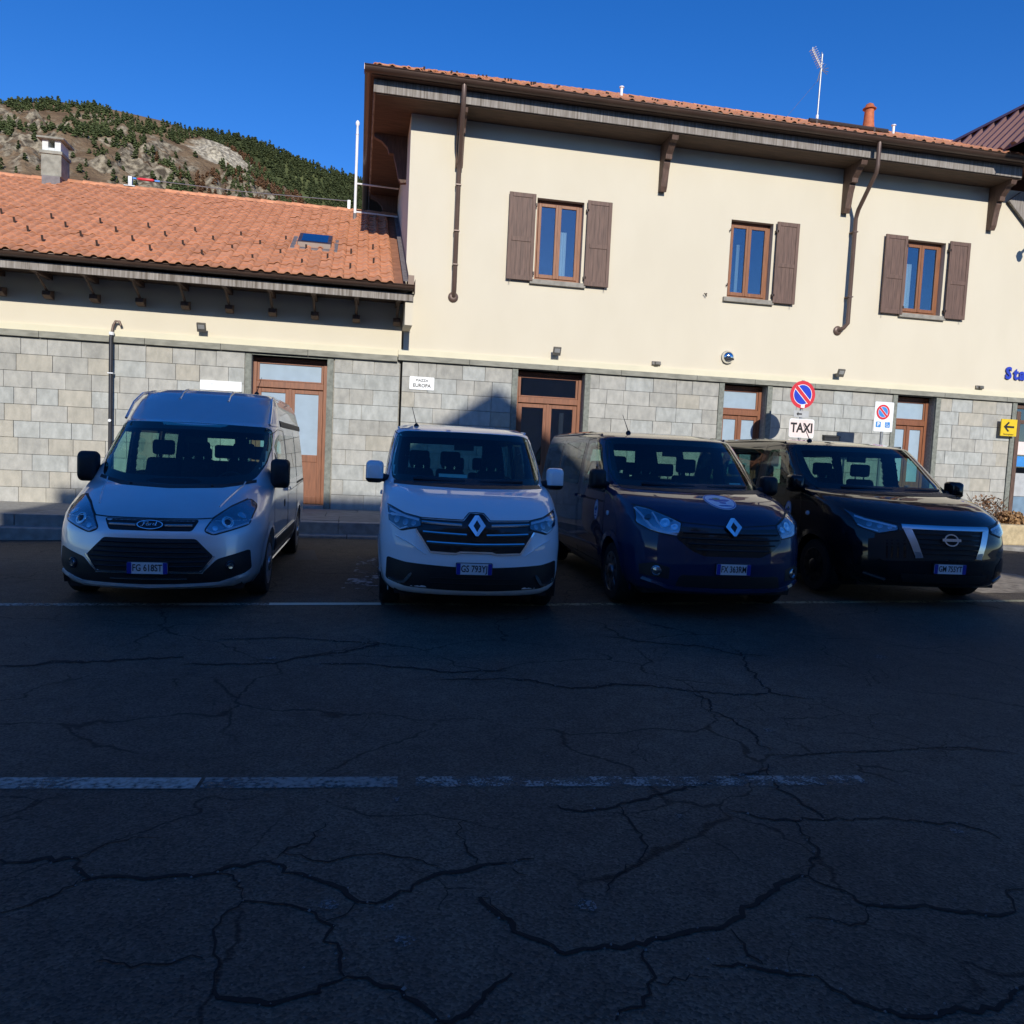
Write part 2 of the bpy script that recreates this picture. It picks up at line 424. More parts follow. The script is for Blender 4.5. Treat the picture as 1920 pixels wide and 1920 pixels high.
sheet('bay_line', band([(-12, 8.0), (-3.27, 8.17), (-.83, 8.30)], .12), 'bay_white', ground)
sheet('bay_line', band([(-.83, 8.30), (.30, 8.36)], .125), 'bay_bright', ground, .005)
sheet('bay_line', band([(.34, 8.36), (2.2, 8.38), (3.3, 8.36), (4.7, 8.33)], .12), 'line_yellow', ground)
sheet('bay_line', band([(4.75, 8.33), (6.5, 8.27), (8.2, 8.22), (10, 8.16)], .12), 'line_yellow', ground)
sheet('road_line', band([(-1.62, 3.985), (-.70, 3.905)], .125), 'line_bright', ground)
sheet('road_line', band([(-.68, 3.905), (.25, 3.84)], .125), 'line_white', ground)
sheet('road_line', band([(.34, 3.835), (1.77, 3.72), (2.72, 3.655)], .12), 'line_speck', ground)
sheet('paint_smear', band([(.14, 9.2), (.30, 10.7), (.34, 12.1)], .55), 'smear', ground)
sheet('asphalt_patch', [((8.0, 8.75), (9.55, 8.75), (9.9, 10.2), (9.3, 10.75)), ((8.0, 8.75), (9.3, 10.75), (8.9, 11.1), (8.0, 10.9))], 'dusty_gravel', ground)
sheet('asphalt_patch', [((-.82, 11.5), (-.50, 11.54), (-.60, 12.6), (-.86, 12.55))], 'patch_asphalt', ground)

for k_, (sx_, sy_, sr_) in enumerate(((-.05, 2.8, .035), (.16, 2.76, .026), (.21, 2.56, .036), (.89, 2.69, .04), (2.07, 3.77, .026), (.24, 3.64, .022), (2.79, 3.07, .03), (1.53, 3.35, .025), (-.6, 6.2, .05), (2.58, 4.42, .035), (4.53, 6.01, .06))):
    n_ = 10; rs_ = random.Random(k_); P_ = [(sx_ + sr_ * rs_.uniform(.7, 1.2) * cos(2 * pi * j / n_), sy_ + sr_ * rs_.uniform(.7, 1.2) * sin(2 * pi * j / n_)) for j in range(n_)]
    sheet('spot', [(P_[j], P_[(j + 1) % n_], (sx_, sy_), (sx_, sy_)) for j in range(n_)], 'spot_pale', ground, .0045)
for pl_, w_ in (([(-2.2, 9.6), (-2.0, 12.5)], 1.0), ([(1.2, 9.2), (1.3, 12.5)], 1.0), ([(4.0, 8.9), (4.2, 12.0)], 1.1)):
    sheet('oil_stain', band(pl_, w_), 'oil', ground, .0015)
# cracks: jagged dark grooves with crumbs of loose stone along them
CRACKS= [(16,[(-2.41,6.022),(-2.194,6.037),(-2.108,6.142),(-1.864,6.101),(-1.668,6.17),(-1.236,6.238)]),(12,[(-1.195,6.036),(-0.879,6.043),(-0.554,6.036),(-0.373,6.223),(-0.03,6.381),(0.231,6.642)]),(7,[(-1.075,6.783),(-0.571,6.877),(-0.035,6.735),(0.298,6.642)]),(10,[(-0.223,6.028),(0.174,6.004),(0.471,5.901),(0.722,5.785),(1.175,5.809)]),(8,[(0.641,5.581),(1.174,5.59)]),(14,[(-1.303,3.253),(-1.236,3.226),(-1.158,3.243),(-1.072,3.242),(-1.021,3.233)]),(12,[(-1.021,3.233),(-0.986,3.15),(-0.926,3.077)]),(13,[(-0.958,3.062),(-0.9,3.083),(-0.796,3.075),(-0.678,3.055),(-0.562,3.046),(-0.489,3.067),(-0.418,3.118),(-0.29,3.135)]),(12,[(-0.29,3.135),(-0.23,3.038),(-0.128,2.998),(-0.076,2.959),(0.004,2.9),(0.034,2.834),(0.092,2.801)]),(12,[(0.092,2.801),(0.149,2.803),(0.25,2.854),(0.295,2.923),(0.383,2.972),(0.514,2.998),(0.649,3.024)]),(7,[(-1.153,2.88),(-1.053,2.95),(-1.005,2.987),(-0.967,3.063)]),(5,[(-1.021,3.233),(-0.961,3.321),(-0.858,3.388),(-0.749,3.366)]),(5,[(-0.29,3.135),(-0.226,3.234),(-0.143,3.259),(-0.084,3.431)]),(5,[(-0.244,3.193),(-0.146,3.14),(-0.093,3.114),(0.15,3.152),(0.287,3.084),(0.377,3.012)]),(7,[(-0.469,3.065),(-0.38,2.989),(-0.363,2.941)]),(8,[(-0.352,2.861),(-0.211,2.828),(-0.124,2.776),(-0.061,2.696),(-0.045,2.632),(-0.012,2.57),(-0.002,2.485),(0.012,2.398)]),(5,[(-0.363,2.941),(-0.352,2.861),(-0.412,2.769),(-0.421,2.663),(-0.404,2.562),(-0.384,2.467),(-0.375,2.392)]),(13,[(-0.375,2.392),(-0.314,2.342),(-0.266,2.325),(-0.211,2.306),(-0.165,2.312),(-0.09,2.337),(-0.059,2.363),(0.02,2.397)]),(9,[(0.02,2.397),(0.102,2.355),(0.182,2.32),(0.227,2.261),(0.269,2.198),(0.32,2.158),(0.37,2.185),(0.427,2.241),(0.48,2.307),(0.539,2.35)]),(5,[(-0.061,2.696),(0.044,2.798)]),(5,[(-0.763,2.566),(-0.607,2.54),(-0.525,2.526),(-0.433,2.545)]),(6,[(0.473,3.278),(0.504,3.159),(0.524,3.027)]),(4,[(0.473,3.278),(0.562,3.407)]),(5,[(0.503,2.789),(0.55,2.706),(0.592,2.619)]),(13,[(1.175,5.597),(1.352,5.49),(1.447,5.388),(1.655,5.348),(1.833,5.406),(2.117,5.395),(2.303,5.29),(2.519,5.217),(2.744,5.126),(3.006,5.165)]),(8,[(3.342,6.294),(3.155,5.793),(3.075,5.427),(3.006,5.165),(3.257,4.998)]),(8,[(2.308,6.884),(2.737,6.582),(3.081,6.436),(3.274,6.162),(3.507,6.131)]),(8,[(2.425,5.19),(2.462,5.007),(2.369,4.786),(2.45,4.625),(2.458,4.358),(2.395,4.207),(2.433,4.12)]),(10,[(2.3,3.912),(2.244,3.824),(2.074,3.785),(1.858,3.717),(1.708,3.68),(1.573,3.597),(1.396,3.537),(1.236,3.465),(1.06,3.448),(0.988,3.516)]),(9,[(2.244,3.824),(2.216,3.704),(2.193,3.558),(2.204,3.404),(2.23,3.33),(2.215,3.24)]),(8,[(1.798,3.413),(1.914,3.29),(2.068,3.248),(2.215,3.24),(2.467,3.237),(2.659,3.205),(2.841,3.16),(2.921,3.085),(2.941,2.981)]),(6,[(1.284,3.489),(1.28,3.324),(1.271,3.162),(1.257,3.058),(1.206,2.954),(1.083,2.895),(1.012,2.815),(0.992,2.77)]),(8,[(2.068,3.248),(2.033,3.122),(2.022,2.979),(1.928,2.899),(1.855,2.791)]),(15,[(1.855,2.791),(1.744,2.763),(1.674,2.703),(1.542,2.626),(1.448,2.55),(1.355,2.512),(1.247,2.501),(1.136,2.475),(1.022,2.436),(0.91,2.443),(0.774,2.43),(0.702,2.475),(0.638,2.52),(0.589,2.603),(0.545,2.681),(0.503,2.789)]),(11,[(1.855,2.791),(1.902,2.696),(1.954,2.633),(1.966,2.568),(2.08,2.537),(2.2,2.541),(2.279,2.496),(2.379,2.45),(2.528,2.458)]),(7,[(1.015,2.415),(0.993,2.333),(0.995,2.267),(0.95,2.197),(0.871,2.148),(0.804,2.1)]),(5,[(0.988,2.248),(1.085,2.242),(1.171,2.251)]),(5,[(1.364,2.487),(1.371,2.401),(1.374,2.314),(1.378,2.285)]),(8,[(1.207,2.307),(1.3,2.302),(1.338,2.283),(1.414,2.247),(1.478,2.225),(1.528,2.212)]),(11,[(1.528,2.212),(1.543,2.145),(1.577,2.085),(1.635,2.036),(1.716,1.996),(1.805,1.99),(1.92,1.993),(2.011,1.987),(2.115,2.047),(2.193,2.075)]),(6,[(2.424,4.015),(2.555,4.009),(2.954,4.04),(3.323,4.056),(3.687,4.051),(3.947,3.926)]),(5,[(1.96,2.56),(1.908,2.479),(1.847,2.462),(1.675,2.515)]),(6,[(2.698,2.597),(2.611,2.597),(2.564,2.508),(2.528,2.458)]),(7,[(0.669,3.012),(0.764,3.04)]),(5,[(0.661,2.971),(0.714,2.916)])]
def jag(pl, seed):
    """subdivide a polyline and shake it sideways"""
    rnd = random.Random(seed); out = [pl[0]]
    for a, b in zip(pl, pl[1:]):
        L = math.hypot(b[0] - a[0], b[1] - a[1]); n = max(2, int(L / .028)); nxv, nyv = -(b[1] - a[1]) / (L + 1e-6), (b[0] - a[0]) / (L + 1e-6)
        o = 0
        for i in range(1, n):
            t = i / n; o = o * .55 + rnd.gauss(0, .0105)
            out.append((a[0] + (b[0] - a[0]) * t + nxv * o, a[1] + (b[1] - a[1]) * t + nyv * o))
        out.append(b)
    return out
cv, cf, kv, kf = [], [], [], []
rc = random.Random(3)
for ci, (w, pl) in enumerate(CRACKS):
    q = jag(pl, ci); n = len(q); w0 = w / 1000. * 1.5; wj = 1.
    base = len(cv)
    for i, (x, y) in enumerate(q):
        a = q[max(0, i - 1)]; b = q[min(n - 1, i + 1)]; L = math.hypot(b[0] - a[0], b[1] - a[1]) + 1e-6
        px, py = -(b[1] - a[1]) / L, (b[0] - a[0]) / L
        wj = wj * .6 + .4 * rc.uniform(.35, 1.75)
        end = min(1., (i + 1) / 5., (n - i) / 5.)
        h = w0 * (1 + .3 * max(0., y - 4.)) * .5 * wj * (.35 + .65 * end); s = rc.uniform(.6, 1.4)
        z = ground_z(x, y) + .003
        cv += [(x - px * h * s, y - py * h * s, z), (x + px * h * (2 - s), y + py * h * (2 - s), z)]
        if rc.random() < .22 and w > 6:      # a crumb of stone
            r = rc.uniform(.002, .0065) * (1.6 if rc.random() < .12 else 1); ox, oy = x + px * rc.uniform(-2, 2) * w0, y + py * rc.uniform(-2, 2) * w0; k = len(kv)
            kv += [(ox + r * rc.uniform(.6, 1.3), oy, z), (ox, oy + r * rc.uniform(.6, 1.3), z), (ox - r, oy, z), (ox, oy - r, z), (ox + r * .2, oy, z + r * 1.1)]
            kf += [(k, k + 1, k + 4), (k + 1, k + 2, k + 4), (k + 2, k + 3, k + 4), (k + 3, k, k + 4)]
    cf += [(base + 2 * i, base + 2 * i + 2, base + 2 * i + 3, base + 2 * i + 1) for i in range(n - 1)]
me = bpy.data.meshes.new('asphalt_cracks'); me.from_pydata(cv, [], cf); me.update()
tag(obj('asphalt_cracks', me, 'crack_void', ground), kind='stuff')
for _ in range(420):                          # loose grit lying about
    x = rc.uniform(-2.5, 6); y = rc.uniform(2, 8.5); r = rc.uniform(.002, .006); z = ground_z(x, y); k = len(kv)
    kv += [(x + r, y, z), (x, y + r, z), (x - r, y, z), (x, y - r, z), (x, y, z + r * .9)]
    kf += [(k, k + 1, k + 4), (k + 1, k + 2, k + 4), (k + 2, k + 3, k + 4), (k + 3, k, k + 4)]
me = bpy.data.meshes.new('loose_grit'); me.from_pydata(kv, [], kf); me.update()
tag(obj('loose_grit', me, 'crumb', ground), kind='stuff')

# ------------------------------------------------------------------ pavement in front of the station
pave = MB().box(-16, 11.2, 14.62, 17.6, -.6, .235).build('pavement', 'mortar'); tag(pave, kind='structure')
def pz(x, y):     # the slabs fall a little towards the left by the wall
    return .25 + (y - 14.6) * (.012 - .03 * smooth01((-x - 1) / 6))
rp = random.Random(11)
x = -15.9
while x < 11.1:
    w = rp.uniform(1.15, 1.55); x1 = min(x + w, 11.15)
    box('kerb_stone', 'kerb_stone', pave, x + .006, x1 - .006, 14.60 - rp.uniform(0, .006), 14.95, -.05, .25 + rp.uniform(-.004, .004), bevel=.012)
    x = x1
x = -15.9
while x < 11.1:
    w = rp.uniform(1.2, 1.8); x1 = min(x + w, 11.15)
    box('step_stone', 'kerb_stone', pave, x + .006, x1 - .006, 14.27 - rp.uniform(0, .008), 14.615, -.35, .045 + rp.uniform(-.004, .004), bevel=.012)
    x = x1
for r_, (y0, y1) in enumerate(((14.955, 15.7), (15.705, 16.45), (16.455, 17.2))):
    x = -15.9 + r_ * .35
    while x < 11.1:
        w = rp.uniform(.85, 1.25); x1 = min(x + w, 11.15)
        zz = [pz(a, b) for a, b in ((x, y0), (x1, y0), (x1, y1), (x, y1))]
        e = .005; mb = MB()
        mb.add([(x + e, y0 + e, .18), (x1 - e, y0 + e, .18), (x1 - e, y1 - e, .18), (x + e, y1 - e, .18), (x + e, y0 + e, zz[0]), (x1 - e, y0 + e, zz[1]), (x1 - e, y1 - e, zz[2]), (x + e, y1 - e, zz[3])],
               [(0, 3, 2, 1), (4, 5, 6, 7), (0, 1, 5, 4), (1, 2, 6, 5), (2, 3, 7, 6), (3, 0, 4, 7)])
        mb.build('paving_slab', 'platform_stone', pave)
        x = x1
# the pavement swings out on the right, by the planter
sw_poly = [(11.2, 14.6), (12.35, 13.55), (13.4, 12.75), (15.5, 11.6), (24, 9.2), (24, 17.2), (11.2, 17.2)]
sw = MB().prism(sw_poly, 'z', -.3, .268).build('sidewalk', 'platform_stone'); tag(sw, kind='structure')
kp = [(11.2, 14.6), (12.35, 13.55), (13.4, 12.75), (15.5, 11.6)]
for (a, b) in zip(kp, kp[1:]):
    L = math.hypot(b[0] - a[0], b[1] - a[1]); n = max(1, round(L / .95)); d = ((b[0] - a[0]) / L, (b[1] - a[1]) / L); q = (d[1], -d[0])
    for i in range(n):
        s0, s1 = L * i / n + .005, L * (i + 1) / n - .005
        c = [(a[0] + d[0] * s + q[0] * o, a[1] + d[1] * s + q[1] * o) for s, o in ((s0, -.18), (s1, -.18), (s1, .02), (s0, .02))]
        MB().prism(c, 'z', -.2, .274).build('kerb_stone', 'kerb_stone', sw, bevel=.012)

# ------------------------------------------------------------------ hills
def lin(tab, x):
    if x <= tab[0][0]: return tab[0][1]
    for (a, b), (c, d) in zip(tab, tab[1:]):
        if x <= c: return b + (d - b) * (x - a) / (c - a)
    return tab[-1][1]
NR = [(-620, 205), (-360, 214), (-294, 232), (-259, 240.7), (-224, 247.5), (-189, 247), (-152, 243), (-122, 234.5), (-98, 227), (-75, 214), (-51, 198), (-26, 184), (7, 170), (60, 150), (150, 110), (260, 60)]
FR = [(-900, 330), (-290, 362), (-233, 363), (-175, 361), (-146, 361), (-116, 355), (-79, 342), (-42, 333), (-16, 330), (9, 327), (74, 318), (208, 300), (500, 240), (900, 150)]
def fbm(x, y, s, o=4):
    return NZ.fractal(Vector((x / s, y / s, 3.7)), 1.0, 2.0, o)
def near_z(X, Y):
    r = lin(NR, X) - 6.5
    if Y > 650: return r - .35 * (Y - 650)
    b = r - .68 * (650 - Y)
    rock = smooth01((fbm(X, Y, 46, 3) + .25) * 1.6)
    d = NZ.ridged_multi_fractal(Vector((X / 22, Y / 22, b / 26)), .85, 2.15, 6, 1.0, 2.0) - 1.1
    ledge = abs(((b + 7 * fbm(X, Y, 30)) / 13.) % 1.0 - .5) * 2
    fade = smooth01((650 - Y) / 25)
    cl = max(0, 1 - math.hypot((X + 108) / 26, (Y - 632) / 22))       # the bare pale cliff
    return max(-5, b + (7.5 * d * rock + 5.0 * ledge * rock + 1.6 * d + 2.5 * fbm(X, Y, 60)) * fade + 5 * cl * ledge)
def far_z(X, Y):
    r = lin(FR, X) - 7
    if Y > 1000: return r - .3 * (Y - 1000)
    return max(-5, r - .62 * (1000 - Y) + (9 * fbm(X, Y, 110, 5)) * smooth01((1000 - Y) / 60))
def terrain(name, fn, xs, ys, material):
    v = [(x, y, fn(x, y)) for y in ys for x in xs]; n = len(xs)
    f = [(j * n + i, j * n + i + 1, (j + 1) * n + i + 1, (j + 1) * n + i) for j in range(len(ys) - 1) for i in range(n - 1)]
    me = bpy.data.meshes.new(name); me.from_pydata(v, [], f); me.update()
    o = obj(name, me, material, smooth=True); tag(o, kind='structure'); return o
def rng(a, b, s): return [a + s * i for i in range(int((b - a) / s) + 1)]
def hill_mat():
    m, t, b = nmat('hill_rock'); N, Lk = t.nodes, t.links
    tc = N.new('ShaderNodeTexCoord'); g = N.new('ShaderNodeNewGeometry')
    def nz(s, d=6.):
        n = N.new('ShaderNodeTexNoise'); n.inputs['Scale'].default_value = s; n.inputs['Detail'].default_value = d; Lk.new(tc.outputs['Object'], n.inputs['Vector']); return n.outputs['Fac']
    def ramp(f, a, c, ca, cb):
        r = N.new('ShaderNodeValToRGB'); r.color_ramp.elements[0].position = a; r.color_ramp.elements[1].position = c
        r.color_ramp.elements[0].color = ca + (1,); r.color_ramp.elements[1].color = cb + (1,); Lk.new(f, r.inputs[0]); return r.outputs[0]
    rock = ramp(nz(.30, 12.), .38, .64, (.075, .060, .043), (.33, .28, .20))
    grass = ramp(nz(.05), .35, .65, (.115, .075, .045), (.215, .15, .09))
    sx = N.new('ShaderNodeSeparateXYZ'); Lk.new(g.outputs['Normal'], sx.inputs[0])
    ad = N.new('ShaderNodeMath'); ad.operation = 'MULTIPLY_ADD'; ad.inputs[1].default_value = .55; Lk.new(nz(.035), ad.inputs[0]); Lk.new(sx.outputs['Z'], ad.inputs[2])
    mr = N.new('ShaderNodeMapRange'); mr.inputs['From Min'].default_value = .94; mr.inputs['From Max'].default_value = 1.06
    Lk.new(ad.outputs[0], mr.inputs[0])
    mx = N.new('ShaderNodeMix'); mx.data_type = 'RGBA'; Lk.new(mr.outputs[0], mx.inputs['Factor']); Lk.new(rock, mx.inputs['A']); Lk.new(grass, mx.inputs['B'])
    # the pale cliff
    dv = N.new('ShaderNodeVectorMath'); dv.operation = 'DISTANCE'; dv.inputs[1].default_value = (-104, 633, 214); Lk.new(tc.outputs['Object'], dv.inputs[0])
    dn_ = N.new('ShaderNodeMath'); dn_.operation = 'MULTIPLY_ADD'; dn_.inputs[1].default_value = -34; Lk.new(nz(.07), dn_.inputs[0]); Lk.new(dv.outputs['Value'], dn_.inputs[2])
    cm = N.new('ShaderNodeMapRange'); cm.inputs['From Min'].default_value = 9; cm.inputs['From Max'].default_value = 2; Lk.new(dn_.outputs[0], cm.inputs[0])
    pale = ramp(nz(.4, 12.), .36, .62, (.17, .145, .11), (.50, .44, .33))
    mc = N.new('ShaderNodeMix'); mc.data_type = 'RGBA'; Lk.new(cm.outputs[0], mc.inputs['Factor']); Lk.new(mx.outputs['Result'], mc.inputs['A']); Lk.new(pale, mc.inputs['B'])
    Lk.new(mc.outputs['Result'], b.inputs['Base Color']); b.inputs['Roughness'].default_value = .95; b.inputs['Specular IOR Level'].default_value = .1
    bp = N.new('ShaderNodeBump'); bp.inputs['Strength'].default_value = 1.; bp.inputs['Distance'].default_value = 2.2; Lk.new(nz(.35), bp.inputs['Height']); Lk.new(bp.outputs[0], b.inputs['Normal'])
hill_mat()
mat('hill_forest', (.06, .08, .032), .95, var=.4, vscale=.02, c2=(.12, .135, .052), bump=1, bscale=.12, dist=4., spec=.1)
mat('pine_green', (.055, .078, .030), .9, var=.35, vscale=.25, c2=(.115, .135, .052), spec=.15, objvar=.2)
mat('larch_brown', (.15, .075, .038), .9, var=.35, vscale=.35, c2=(.23, .125, .065), spec=.15)
terrain('hill', near_z, [-620, -520, -440, -400] + rng(-370, 40, 2.0) + [60, 100, 160, 260], [-5 + 295, 340, 400, 440] + rng(460, 660, 2.0) + [690, 760, 900], 'hill_rock')
terrain('hill', far_z, [-900, -600, -400] + rng(-320, 120, 6) + [200, 350, 500, 900], [420, 520, 600] + rng(660, 1010, 6) + [1060, 1300], 'hill_forest')

def pine(seed, h, w):
    """ragged crown of overlapping needle tufts round a stem"""
    r = random.Random(seed); v = []; f = []
    k = 3
    v += [(.14 * cos(2 * pi * i / k), .14 * sin(2 * pi * i / k), 0) for i in range(k)] + [(0, 0, h * .7)]
    f += [(i, (i + 1) % k, 3) for i in range(k)]
    nt = 20
    for i in range(nt):
        t = (i + r.random()) / nt
        z = h * (.16 + .80 * t); rad = w * (1 - t * t) ** .8 * r.uniform(.45, 1.05) + .1
        a = r.uniform(0, 2 * pi); cx, cy = cos(a) * rad * .55, sin(a) * rad * .55; s = w * r.uniform(.34, .56) * (1.05 - .35 * t)
        n = len(v); m = 5; ph = r.uniform(0, 6)
        v += [(cx + s * cos(ph + 2 * pi * j / m) * r.uniform(.7, 1.25), cy + s * sin(ph + 2 * pi * j / m) * r.uniform(.7, 1.25), z - s * r.uniform(.1, .5)) for j in range(m)] + [(cx * .8, cy * .8, z + s * r.uniform(.35, .75))]
        f += [(n + j, n + (j + 1) % m, n + m) for j in range(m)]
    return v, f
KINDS = [pine(s, h, w) for s, h, w in ((1, 6.0, 2.0), (2, 5.2, 2.2), (3, 6.6, 1.9), (4, 4.4, 2.1), (5, 5.6, 2.5))]
def seg_d(p, pl):
    best = 1e9
    for a, b in zip(pl, pl[1:]):
        dx, dy = b[0] - a[0], b[1] - a[1]; t = max(0, min(1, ((p[0] - a[0]) * dx + (p[1] - a[1]) * dy) / (dx * dx + dy * dy)))
        best = min(best, math.hypot(p[0] - a[0] - dx * t, p[1] - a[1] - dy * t))
    return best
TOP = [(-380, 640), (-254, 640), (-232, 638), (-212, 637), (-183, 634), (-159, 628), (-135, 634), (-112, 645)]
SEC = [(-330, 580), (-230, 577), (-211, 575), (-192, 577), (-182, 594)]
DIA = [(-178, 596), (-155, 582), (-138, 578), (-122, 561), (-112, 545), (-98, 536)]
LAR = [(-125, 578), (-113, 572), (-94, 578), (-78, 592)]
SING = [(-176, 521), (-168, 529), (-195, 509), (-194, 493), (-155, 558), (-154, 571), (-156, 543), (-138, 533), (-188, 521), (-187, 500), (-162, 521), (-212, 606), (-127, 640), (-119, 611), (-187, 620), (-125, 539), (-201, 552), (-206, 541), (-178, 548), (-171, 565), (-163, 552), (-183, 537), (-149, 528), (-141, 547), (-176, 580), (-203, 592), (-160, 604), (-142, 612), (-150, 594), (-129, 597), (-120, 585), (-197, 526), (-168, 540), (-146, 563), (-132, 549), (-181, 510), (-172, 507), (-205, 515), (-210, 560)]
def merge(spots, name, material):
    v = []; f = []
    for (x, y, z, k, s, a) in spots:
        kv_, kf_ = KINDS[k]; n = len(v); ca, sa = cos(a) * s, sin(a) * s
        v += [(x + p[0] * ca - p[1] * sa, y + p[0] * sa + p[1] * ca, z - .4 + p[2] * s) for p in kv_]; f += [tuple(i + n for i in q) for q in kf_]
    me = bpy.data.meshes.new(name); me.from_pydata(v, [], f); me.update()
    return obj(name, me, material)
rt = random.Random(21)
green, brown, farg = [], [], []
def put(lst, x, y, fn, smin, smax): lst.append((x, y, fn(x, y), rt.randrange(5), rt.uniform(smin, smax), rt.uniform(0, 6.28)))
for _ in range(16000):
    x = rt.uniform(-330, 60); y = rt.uniform(470, 652); p = (x, y)
    gap = fbm(x, y, 17, 3)
    d1, d2, d3, d4 = seg_d(p, TOP), seg_d(p, SEC), seg_d(p, DIA), seg_d(p, LAR)
    cliff = math.hypot((x + 108) / 22, (y - 632) / 16) < 1
    if cliff: continue
    right = x > -88 + (y - 560) * -.28
    if d1 < 12 + 9 * gap and rt.random() < .62: put(green, x, y, near_z, .55, 1.0)
    elif d2 < 9 + 14 * gap and rt.random() < .5: put(green, x, y, near_z, .7, 1.1)
    elif d3 < 8 + 9 * gap and rt.random() < .5: put(green, x, y, near_z, .7, 1.15)
    elif right and gap > -.5 and rt.random() < .55: put(green if fbm(x, y, 25) > -.05 or x > -45 else brown, x, y, near_z, .6, 1.0)
    elif d4 < 17 and gap > -.2 and rt.random() < .3: put(brown, x, y, near_z, .6, 1.0)
    elif gap > .34 and rt.random() < .14: put(green, x, y, near_z, .5, .95)
for _ in range(9000):
    x = rt.uniform(-260, 130); y = rt.uniform(760, 1003)
    if fbm(x, y, 40, 3) > -.55 and rt.random() < .55: put(farg, x, y, far_z, 1.0, 1.6)
tag(merge(green, 'pine_wood', 'pine_green'), 'dark green pine wood in belts along the rocky hillside', 'wood', kind='stuff')
tag(merge(brown, 'larch_wood', 'larch_brown'), 'rust brown bare larches below the pale cliff on the hill', 'wood', kind='stuff')
tag(merge(farg, 'pine_wood', 'pine_green'), 'dense dark forest covering the farther hill', 'wood', kind='stuff')
pm = []
for k, (v, f) in enumerate(KINDS):
    me = bpy.data.meshes.new('pine_tree'); me.from_pydata(v, [], f); me.update(); me.materials.append(M['pine_green']); pm.append(me)
for i, (x, y) in enumerate(SING):
    o = obj('pine_tree', pm[i % 5]); o.location = (x, y, near_z(x, y) - .4); s = rt.uniform(.8, 1.25); o.scale = (s, s, s); o.rotation_euler = (0, 0, rt.uniform(0, 6))
    tag(o, 'lone dark green pine standing on the open rocky slope of the hill', 'tree', 'lone pines on the rocky slope')
# ------------------------------------------------------------------ station: the tall block and the low wing
bld = thing('station_building', 'tall cream station block with shuttered windows over a grey stone base', 'building', (.9, YW, .27))
wing = thing('station_wing', 'low station wing with orange tiled roof over a grey stone base', 'building', (-7, YW, .27))
def place(o, root):   # parts are modelled in world coordinates
    o.matrix_parent_inverse = Matrix.Translation(-Vector(root.location)); return o
class Root:
    def __init__(s, r): s.r = r
    def fix(s, o): return place(o, s.r)
def part(root, name, material, mb, smooth=None, bevel=0.):
    return place(mb.build(name, material, root, smooth, bevel), root)
def sub(p, name, material, mb, smooth=None, bevel=0.):
    o = mb.build(name, material, p, smooth, bevel)
    o.matrix_parent_inverse = p.matrix_parent_inverse.copy() if False else Matrix.Identity(4)
    return o
def wall_with_holes(x0, x1, z0, z1, y0, y1, holes):
    """front wall as boxes round rectangular holes (hx0,hx1,hz0,hz1)"""
    mb = MB(); xs = sorted({x0, x1} | {h[0] for h in holes} | {h[1] for h in holes}); zs = sorted({z0, z1} | {h[2] for h in holes} | {h[3] for h in holes})
    vs = {}; V = []; F = []
    def vid(x, y, z):
        k = (round(x, 4), round(y, 4), round(z, 4))
        if k not in vs: vs[k] = len(V); V.append((x, y, z))
        return vs[k]
    def solid(i, j):
        if i < 0 or j < 0 or i >= len(xs) - 1 or j >= len(zs) - 1: return False
        cx, cz = (xs[i] + xs[i + 1]) / 2, (zs[j] + zs[j + 1]) / 2
        return not any(h[0] < cx < h[1] and h[2] < cz < h[3] for h in holes)
    for i in range(len(xs) - 1):
        for j in range(len(zs) - 1):
            if not solid(i, j): continue
            a, b, c, d = xs[i], xs[i + 1], zs[j], zs[j + 1]
            F.append((vid(a, y0, c), vid(b, y0, c), vid(b, y0, d), vid(a, y0, d))); F.append((vid(a, y1, c), vid(a, y1, d), vid(b, y1, d), vid(b, y1, c)))
            if not solid(i - 1, j): F.append((vid(a, y0, c), vid(a, y0, d), vid(a, y1, d), vid(a, y1, c)))
            if not solid(i + 1, j): F.append((vid(b, y0, c), vid(b, y1, c), vid(b, y1, d), vid(b, y0, d)))
            if not solid(i, j - 1): F.append((vid(a, y0, c), vid(a, y1, c), vid(b, y1, c), vid(b, y0, c)))
            if not solid(i, j + 1): F.append((vid(a, y0, d), vid(b, y0, d), vid(b, y1, d), vid(a, y1, d)))
    return mb.add(V, F)

WIN = [(3.68, 4.74), (8.24, 9.29), (12.80, 13.86), (17.35, 18.4)]
WZ = (5.44, 7.22)
DOORS = [(3.43, 4.96, 3.50), (8.33, 9.42, 3.50), (12.88, 13.95, 3.50), (16.28, 19.2, 3.50)]
XT0, XT1 = .90, 20.0           # tall block
# walls
part(bld, 'wall', 'plaster', wall_with_holes(XT0, XT1, 3.62, 8.66, YW, YW + .38, [(a, b, WZ[0], WZ[1]) for a, b in WIN]))
part(bld, 'side_wall', 'plaster', MB().box(XT0, XT0 + .35, YW + .385, 29, 0, 8.66))
part(bld, 'base_wall', 'mortar', wall_with_holes(XT0, XT1, .0, 3.515, YW + .035, YW + .40, [(a, b, .27, t) for a, b, t in DOORS]))
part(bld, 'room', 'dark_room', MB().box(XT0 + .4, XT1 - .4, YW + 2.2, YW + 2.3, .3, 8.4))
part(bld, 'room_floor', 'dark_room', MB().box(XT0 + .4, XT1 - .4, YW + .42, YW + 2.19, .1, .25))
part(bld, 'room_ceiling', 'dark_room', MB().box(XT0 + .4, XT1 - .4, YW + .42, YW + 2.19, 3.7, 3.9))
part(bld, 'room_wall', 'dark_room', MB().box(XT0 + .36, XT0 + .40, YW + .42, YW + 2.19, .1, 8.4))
DW = [(-2.19, -.67, 3.44)]
XL0, XL1 = -16.0, .86
